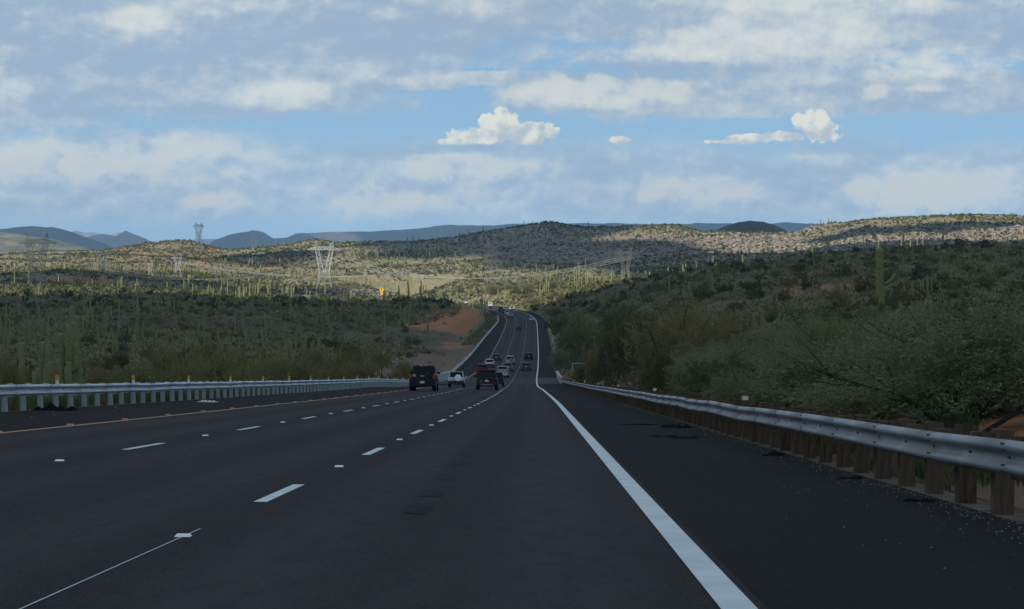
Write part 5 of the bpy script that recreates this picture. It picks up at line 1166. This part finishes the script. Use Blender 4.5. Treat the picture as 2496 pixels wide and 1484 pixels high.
for i in range(150):
    Y = random.choice([random.gauss(21.5, 1.3), random.gauss(24, 1.2)]); p = rpt(Y, RSH+random.uniform(1.0, 2.6)); z = H1(p.x, p.y)+random.uniform(.25, .6); s_ = 0.018
    mb.add([(p.x-s_, p.y, z-s_), (p.x+s_, p.y, z-s_), (p.x+s_, p.y, z+s_), (p.x-s_, p.y, z+s_), (p.x, p.y-s_, z)], [(0, 1, 4), (1, 2, 4), (2, 3, 4), (3, 0, 4)])
tag(obj('flowers', mb.mesh('flowers', mat('yellow_petal', (0.62, 0.42, 0.02), 0.7))), 'small yellow flowers behind the timber posts', kind='stuff')
# ------------------------------------------------------------------ vehicles
M_GLS = mat('dark_glass', (0.004, 0.006, 0.010), 0.10, spec=0.16); M_RIM = mat('wheel_rim', (0.22, 0.22, 0.23), 0.35, 0.7); M_RB = mat('tyre_rubber', (0.012, 0.012, 0.012), 0.8)
M_RED = mat('tail_lamp_red', (0.42, 0.012, 0.012), 0.25); M_RDK = mat('tail_lamp_dark', (0.13, 0.006, 0.006), 0.2); M_LW = mat('lamp_white', (0.7, 0.7, 0.68), 0.25); M_PLT = mat('plate_white', (0.55, 0.57, 0.58), 0.5); M_TRM = mat('black_trim', (0.014, 0.014, 0.015), 0.55); M_CHR = mat('chrome', (0.55, 0.55, 0.56), 0.2, 0.9); M_SKD = mat('skid_silver', (0.17, 0.17, 0.17), 0.5)
def paint(n, c): return mat('paint_'+n, c, 0.28, 0.0, spec=0.28)
def wheel_meshes(r, w):
    mb = MB(); mb.tube([(-w/2, 0, 0), (-w/2+.02, 0, 0), (w/2-.02, 0, 0), (w/2, 0, 0)], [r*.93, r, r, r*.93], 20, 0, True); t = mb.mesh('tyre', M_RB)
    mb = MB(); mb.tube([(-w/2-.006, 0, 0), (w/2+.006, 0, 0)], r*.62, 14, 0, True)
    for k in range(5):
        a = 2*PI*k/5; mb.tube([(w/2+.01, 0.05*math.cos(a), 0.05*math.sin(a)), (w/2+.01, r*.58*math.cos(a), r*.58*math.sin(a))], .03, 4, 1, True); mb.tube([(-w/2-.01, 0.05*math.cos(a), 0.05*math.sin(a)), (-w/2-.01, r*.58*math.cos(a), r*.58*math.sin(a))], .03, 4, 1, True)
    return t, mb.mesh('rim', [M_TRM, M_RIM])
WH = {}
def body_mesh(secs, m, name='body'):
    """secs: (y, half width, z bottom, z top, shoulder tuck)"""
    mb = MB(); n = 12; vs = []
    for y, hw, z0, z1, tk in secs:
        h = z1-z0; half = [(hw*.80, z0), (hw*.955, z0+.08*h), (hw, z0+.30*h), (hw, z0+.62*h), (hw-.02-tk*.3, z0+.86*h), (hw-.06-tk, z1)]
        vs += [(x, y, z) for x, z in half] + [(-x, y, z) for x, z in half[::-1]]
    fs = [(i*n+k, i*n+(k+1) % n, (i+1)*n+(k+1) % n, (i+1)*n+k) for i in range(len(secs)-1) for k in range(n)]
    fs = [f[::-1] for f in fs]
    e = (len(secs)-1)*n; mb.add(vs, fs+[list(range(n)), list(range(e, e+n))[::-1]], 0, False)
    return mb.mesh(name, m)
def quad_on(P, Q, R_, T, e, off, name, m):
    """glass inset in a quad P(bl) Q(br) R(tr) T(tl)"""
    P, Q, R_, T = map(Vector, (P, Q, R_, T)); nrm = (Q-P).cross(T-P).normalized()
    def uv(u, v): return P.lerp(Q, u).lerp(T.lerp(R_, u), v)+nrm*off
    u0, u1, v0, v1 = e; mb = MB(); f = [uv(u0, v0), uv(u1, v0), uv(u1, v1), uv(u0, v1)]; b_ = [p-nrm*(off+0.02) for p in f]
    mb.add(f+b_, [(0, 1, 2, 3), (7, 6, 5, 4), (0, 4, 5, 1), (1, 5, 6, 2), (2, 6, 7, 3), (3, 7, 4, 0)]); return mb.mesh(name, m)
def bx(name, m, root, x0, x1, y0, y1, z0, z1, bev=0.0):
    if bev:
        bm = bmesh.new(); bmesh.ops.create_cube(bm, size=1)
        for v in bm.verts: v.co = Vector(((x0+x1)/2+v.co.x*(x1-x0), (y0+y1)/2+v.co.y*(y1-y0), (z0+z1)/2+v.co.z*(z1-z0)))
        bmesh.ops.bevel(bm, geom=list(bm.edges), offset=bev, segments=2, affect='EDGES'); me = bpy.data.meshes.new(name); bm.to_mesh(me); bm.free(); me.materials.append(m)
    else:
        mb = MB(); mb.box(x0, x1, y0, y1, z0, z1); me = mb.mesh(name, m)
    return obj(name, me, root)
def vehicle(kind, label, cat, pm, Y, off, dY=0.0, W=1.85, L=4.6, Hh=1.68, wr=.35, spare=None, rack=False, lower=None, plate=True, name=None, glass=None, lamps='box', detail=0, roofc=None, bumper=None):
    hw = W/2; G_ = glass or M_GLS; rc = roofc or pm
    p = rpt(Y, off, 0.008); q = rpt(Y+4, off, 0.008); d = q-p
    root = tag(empty(name or kind, p, (math.atan2(d.z, math.hypot(d.x, d.y)), 0, math.atan2(-d.x, d.y))), label, cat, 'vehicles driving up the highway')
    gz = .24+wr*.25
    # profile: belt line, glasshouse footprint (rear, front) at belt and roof
    if kind == 'sedan': belt, gb, gt, secs = .92, (.75, 3.55), (1.25, 2.75), [(0, hw*.93, .34, .90, .05), (.12, hw*.98, .27, .98, .04), (.7, hw, .24, .97, .02), (2.4, hw, .24, .93, .02), (3.6, hw, .24, .90, .03), (4.3, hw*.96, .26, .76, .06), (L, hw*.84, .34, .62, .06)]
    elif kind == 'pickup': belt, gb, gt, secs = 1.24, (1.85, 4.1), (2.05, 3.5), [(0.0, hw*.97, .62, 1.30, .02), (.1, hw*.99, .52, 1.34, .01), (1.8, hw, .50, 1.34, .01), (1.9, hw, .48, 1.30, .02), (4.1, hw, .46, 1.25, .02), (4.2, hw, .46, 1.18, .04), (L-.5, hw*.98, .48, 1.10, .06), (L, hw*.92, .55, .95, .06)]
    elif kind == 'van': belt, gb, gt, secs = 1.15, (.05, 4.6), (.12, 3.9), [(0, hw*.98, .42, 1.16, .0), (.1, hw, .38, 1.18, .0), (4.4, hw, .36, 1.18, .01), (5.1, hw*.97, .38, 1.05, .05), (L, hw*.88, .45, .85, .06)]
    else:
        belt = Hh*.60; gb, gt, secs = (.10, 3.55), (.52, 2.9), [(0, hw*.93, .42, belt-.02, .03), (.12, hw*.98, .34, belt+.01, .02), (.8, hw, .30, belt, .01), (3.4, hw, .29, belt-.03, .02), (4.1, hw*.97, .32, belt-.14, .06), (L, hw*.86, .38, belt-.30, .08)]
    if kind == 'suv' and rack == 'upright': gt = (.22, 2.9)
    z0 = gz
    secs = [(y, a, max(b_, z0), c_, t) for y, a, b_, c_, t in secs]
    obj('body', body_mesh(secs, pm), root)
    bw, tw = hw-.07, hw*(.70 if kind == 'sedan' else (.80 if kind in ('suv', 'pickup') else .90)); zt = Hh-.03
    gb0, gb1, gt0, gt1 = gb[0], gb[1], gt[0], gt[1]
    B = {'rbl': (-bw, gb0, belt), 'rbr': (bw, gb0, belt), 'fbl': (-bw+.03, gb1, belt), 'fbr': (bw-.03, gb1, belt), 'rtl': (-tw, gt0, zt), 'rtr': (tw, gt0, zt), 'ftl': (-tw+.03, gt1, zt), 'ftr': (tw-.03, gt1, zt)}
    mb = MB(); mb.hexa([B['rbl'], B['rbr'], B['fbl'], B['fbr'], B['rtl'], B['rtr'], B['ftl'], B['ftr']]); obj('cabin', mb.mesh('cabin', pm), root)
    # roof skin with rounded rim
    mb = MB(); mb.hexa([(-tw, gt0, zt), (tw, gt0, zt), (-tw+.03, gt1, zt), (tw-.03, gt1, zt), (-tw*.86, gt0+.10, Hh), (tw*.86, gt0+.10, Hh), (-tw*.84, gt1-.15, Hh), (tw*.84, gt1-.15, Hh)]); obj('roof', mb.mesh('roof', rc), root)
    obj('rear_window', quad_on(B['rbl'], B['rbr'], B['rtr'], B['rtl'], (.07, .93, .10 if kind != 'van' else .35, .92), .006, 'rear_window', G_), root)
    obj('windscreen', quad_on(B['fbr'], B['fbl'], B['ftl'], B['ftr'], (.06, .94, .06, .94), .006, 'windscreen', G_), root)
    for s_, (a, b_, c_, d_) in ((1, ('rbr', 'fbr', 'ftr', 'rtr')), (-1, ('fbl', 'rbl', 'rtl', 'ftl'))):
        if kind == 'van': rs = ((.72, .93),)
        elif kind == 'pickup': rs = ((.08, .46), (.50, .90))
        else: rs = ((.06, .28), (.31, .60), (.63, .92))
        for u0, u1 in rs:
            if s_ < 0: u0, u1 = 1-u1, 1-u0
            obj('side_window', quad_on(B[a], B[b_], B[c_], B[d_], (u0, u1, .10, .88), .006, 'side_window', G_), root)
        mb = MB(); my = gb1-.35; x0 = s_*(bw+.02); mb.hexa([(min(x0, x0+s_*.24), my, belt+.02), (max(x0, x0+s_*.24), my, belt+.02), (min(x0, x0+s_*.2), my+.12, belt+.04), (max(x0, x0+s_*.2), my+.12, belt+.04), (min(x0, x0+s_*.24), my, belt+.2), (max(x0, x0+s_*.24), my, belt+.2), (min(x0, x0+s_*.2), my+.12, belt+.18), (max(x0, x0+s_*.2), my+.12, belt+.18)])
        obj('mirror', mb.mesh('mirror', pm if kind != 'pickup' else M_TRM), root)
    # wheels
    key = (round(wr, 2), kind == 'pickup')
    if key not in WH: WH[key] = wheel_meshes(wr, .27 if kind == 'pickup' else .23)
    ww = .27 if kind == 'pickup' else .23; ya = 1.05 if kind != 'sedan' else 1.0; yb = L-.95
    for s_ in (-1, 1):
        for y in (ya, yb):
            t = obj('wheel', WH[key][0], root, (s_*(hw-ww/2-.015), y, wr)); obj('rim', WH[key][1], t)
            mb = MB(); mb.tube([(s_*(hw-.06), y, wr+.02), (s_*(hw+.008), y, wr+.02)], wr*1.16, 18, 0, True); obj('wheel_arch', mb.mesh('wheel_arch', M_TRM), root)
    bx('underbody', M_TRM, root, -hw*.78, hw*.78, .3, L-.4, gz-.06, gz+.10)
    # rear end
    zb = {'sedan': .62, 'suv': .70, 'pickup': .78, 'van': .62}[kind]; lm = lower or (M_TRM if kind in ('suv', 'van') else pm)
    bx('bumper', bumper or lm, root, -hw*.96, hw*.96, -.09, .14, gz+.04, zb, .03)
    if kind == 'suv': bx('skid_plate', M_SKD if detail else M_TRM, root, -hw*.55, hw*.55, -.105, -.06, gz+.06, gz+.14)
    zl = belt - (.05 if kind != 'pickup' else .02)
    for s_ in (-1, 1):
        xo = s_*hw*.955
        if kind == 'pickup': bx('tail_lamp', M_RED, root, min(xo, xo-s_*.17), max(xo, xo-s_*.17), -.015, .12, .92, 1.28, .015)
        elif kind == 'van': bx('tail_lamp', M_RED, root, min(xo, xo-s_*.12), max(xo, xo-s_*.12), -.015, .1, .8, 1.15, .01)
        elif lamps == 'tall':
            y0, y1 = gb0, gt0; mb = MB(); xi = s_*(bw-.13); xo2 = s_*(bw+.012); xt = s_*(tw+.015); xti = s_*(tw-.09)
            mb.hexa([(xi, y0-.02, belt-.22), (xo2, y0-.02, belt-.22), (xi, y0+.08, belt-.22), (xo2, y0+.12, belt-.22), (xti, y1-.02, zt-.12), (xt, y1-.02, zt-.12), (xti, y1+.08, zt-.12), (xt, y1+.12, zt-.12)]); obj('tail_lamp', mb.mesh('tail_lamp', M_RED), root)
        else: bx('tail_lamp', M_RDK, root, min(xo, xo-s_*.30), max(xo, xo-s_*.30), -.012, .2, zl-.12, zl-.02, .012)
        if kind != 'pickup': bx('reflector', M_RDK, root, s_*hw*.72-.08, s_*hw*.72+.08, -.098, -.08, gz+.16, gz+.19)
    if kind == 'sedan': bx('boot_lid', pm, root, -hw*.62, hw*.62, -.006, .5, .70, .955, .02)
    if kind == 'suv': bx('tailgate', pm, root, -hw*.66, hw*.66, -.012, .1, zb+.02, belt-.02, .02); bx('spoiler', pm, root, -tw*.9, tw*.9, gt0-.12, gt0+.1, zt-.03, Hh-.01, .015)
    if kind == 'van': bx('door_seam', M_TRM, root, -.012, .012, -.008, .02, .6, 1.15)
    if kind == 'pickup':
        bx('tailgate', pm, root, -hw*.76, hw*.76, -.012, .06, .80, 1.33, .02); bx('tailgate_crease', M_TRM, root, -hw*.7, hw*.7, -.018, -.010, 1.17, 1.19)
        bx('bed_floor', M_TRM, root, -hw*.85, hw*.85, .1, 1.8, 1.345, 1.36)
        bx('tonneau_lip', pm, root, -hw*.93, hw*.93, .0, .14, 1.32, 1.375, .02)
        bx('brake_lamp', M_RED, root, -.10, .10, gt0-.03, gt0+.04, zt-.03, zt+.02)
        for s_ in (-1, 1): bx('cargo_lamp', M_LW, root, s_*.17-.06, s_*.17+.06, gt0-.03, gt0+.04, zt-.03, zt+.02)
    if plate:
        zp = (zb-.12 if kind == 'pickup' else (zl-.22 if kind == 'suv' else .80)); xp = 0.0
        if spare: xp, zp = -hw*.55, zb+.10
        pl_ = bx('number_plate', M_PLT, root, xp-.16, xp+.16, -.135 if kind == 'pickup' else -.035, -.085 if kind == 'pickup' else -.02, zp-.08, zp+.08)
    if detail:
        bx('badge', M_CHR, root, -.15 if kind == 'pickup' else -.10, .15 if kind == 'pickup' else .10, -.03, -.012, (1.10 if kind == 'pickup' else zl-.07), (1.15 if kind == 'pickup' else zl-.04), .008)
        if kind == 'pickup': bx('badge', M_CHR, root, -hw*.72, -hw*.72+.22, -.03, -.012, 1.17, 1.23, .005); bx('badge', M_CHR, root, -hw*.72, -hw*.72+.30, -.03, -.012, 1.10, 1.125, .004); bx('sensor', M_CHR, root, .2, .5, -.02, .0, 1.345, 1.355)
        else: bx('badge', M_CHR, root, -hw*.66, -hw*.66+.24, -.03, -.012, zb+.05, zb+.085, .004)
        bx('exhaust', M_SKD, root, hw*.5, hw*.5+.08, -.06, .3, gz-.03, gz+.04)
    if spare is not None:
        mb = MB(); mb.tube([(0, .04, 0), (0, .0, 0), (0, -.16, 0), (0, -.2, 0)], [.33, .36, .36, .30], 26, 0, True); obj('spare_wheel', mb.mesh('spare_wheel', spare), root, (.20 if Hh < 1.75 else 0, 0, zb+.30))
    if rack:
        for s_ in (-1, 1): bx('roof_rail', M_TRM if rack != 'silver' else M_SKD, root, s_*tw*.88-.02, s_*tw*.88+.02, gt0+.2, gt1-.1, Hh, Hh+.06)
    if kind == 'suv' and detail: bx('antenna', M_TRM, root, -.03, .03, gt0+.3, gt0+.45, Hh, Hh+.10, .01)
    return root
PB = paint('black', (0.004, 0.004, 0.005)); PW = paint('white', (0.50, 0.52, 0.53)); PR = paint('red', (0.20, 0.012, 0.014)); PS_ = paint('silver', (0.30, 0.34, 0.34)); PG = paint('graphite', (0.045, 0.055, 0.068)); PO = paint('olive', (0.14, 0.17, 0.14)); PD = paint('navy', (0.018, 0.022, 0.035))
vehicle('pickup', 'black pickup truck with white plate, nearest vehicle in the yellow-line lane', 'pickup truck', PB, 160, -9.45, W=2.03, L=5.9, Hh=1.96, wr=.40, name='pickup_truck', detail=1)
vehicle('suv', 'small white and black SUV with a white spare wheel cover on its tailgate', 'SUV', PW, 226, -8.95, W=1.80, L=4.5, Hh=1.69, spare=mat('white_cover', (0.85, 0.86, 0.85), 0.5), lamps='tall', rack='upright', plate=True)
vehicle('suv', 'black SUV with white plate in the middle lane, nearest of the cars there', 'SUV', PB, 181, -4.95, W=1.87, L=4.6, Hh=1.70, wr=.36, rack=True, detail=1)
vehicle('pickup', 'dark red pickup ahead of the SUV with the white spare wheel', 'pickup truck', PR, 352, -9.1, W=2.03, L=5.7, Hh=1.92, wr=.40, name='pickup_truck', plate=True)
vehicle('suv', 'white hatch-backed SUV ahead of the dark red pickup', 'SUV', PW, 410, -9.4, W=1.84, Hh=1.62)
vehicle('sedan', 'dark sedan leading the white SUV beside the yellow line', 'car', PG, 452, -9.0, W=1.83, L=4.8, Hh=1.45, wr=.33)
vehicle('suv', 'black SUV half hidden behind the nearest middle-lane SUV', 'SUV', PB, 258, -5.05, W=1.84, Hh=1.64, rack=True)
vehicle('pickup', 'white and silver pickup in the queue of the middle lane', 'pickup truck', PS_, 338, -5.5, W=1.95, L=5.4, Hh=1.80, wr=.37, name='pickup_truck', bumper=M_CHR)
vehicle('sedan', 'olive-grey car just ahead of the silver pickup', 'car', PO, 384, -5.4, W=1.82, L=4.6, Hh=1.52, wr=.34)
vehicle('suv', 'silver SUV carrying a grey spare wheel in the middle lane', 'SUV', PS_, 430, -5.7, W=1.78, Hh=1.70, spare=mat('grey_cover', (0.16, 0.18, 0.18), 0.5), lamps='tall', rack='upright', lower=PS_)
vehicle('sedan', 'grey-blue sedan in the lane beside the white edge line, nearest there', 'car', PG, 388, -2.1, W=1.84, L=4.8, Hh=1.46, wr=.34)
vehicle('sedan', 'black sedan ahead of the grey-blue sedan in the same lane', 'car', PB, 460, -2.1, W=1.84, L=4.8, Hh=1.46, wr=.34)
vehicle('sedan', 'lone dark sedan halfway up the straight climb', 'car', PD, 690, -6.2, W=1.84, L=4.8, Hh=1.46, wr=.34)
vehicle('sedan', 'white sedan by the edge line entering the far bend', 'car', PW, 785, -1.6, W=1.82, L=4.6, Hh=1.46, wr=.33)
vehicle('suv', 'white SUV by the yellow line at the start of the far bend', 'SUV', PW, 832, -9.0, W=1.86, Hh=1.66)
vehicle('pickup', 'tall white truck directly ahead of the white SUV in the bend', 'pickup truck', PW, 872, -9.2, W=1.98, L=5.6, Hh=2.1, wr=.40, name='pickup_truck')
vehicle('suv', 'silver-edged dark SUV in the queue round the bend', 'SUV', PG, 905, -9.6, W=1.9, Hh=1.8, roofc=PS_)
vehicle('suv', 'black SUV in the tight queue round the bend', 'SUV', PB, 945, -9.4, W=1.9, Hh=1.8)
vehicle('pickup', 'black pickup with chrome bumper behind the white box van', 'pickup truck', PB, 1000, -7.6, W=2.03, L=5.9, Hh=2.0, wr=.40, name='pickup_truck', bumper=M_CHR)
vehicle('suv', 'dark car directly behind the white box van', 'car', PB, 1050, -9.2, W=1.86, Hh=1.55, name='car')
vehicle('van', 'white box van with a grey back door near the top of the road', 'van', PW, 1090, -6.6, W=2.15, L=6.0, Hh=2.9, wr=.36, glass=mat('grey_door', (0.20, 0.23, 0.25), 0.6))
vehicle('suv', 'white boxy off-roader with a spare wheel, outermost in the far bend', 'SUV', PW, 1010, -1.8, W=1.88, L=4.3, Hh=1.85, wr=.40, spare=mat('grey_cover', (0.16, 0.18, 0.18), 0.5), rack='upright')
vehicle('pickup', 'white pickup alone near the crest, farthest vehicle ahead', 'pickup truck', PW, 1245, -4.6, W=2.03, L=5.9, Hh=1.96, wr=.40, name='pickup_truck')
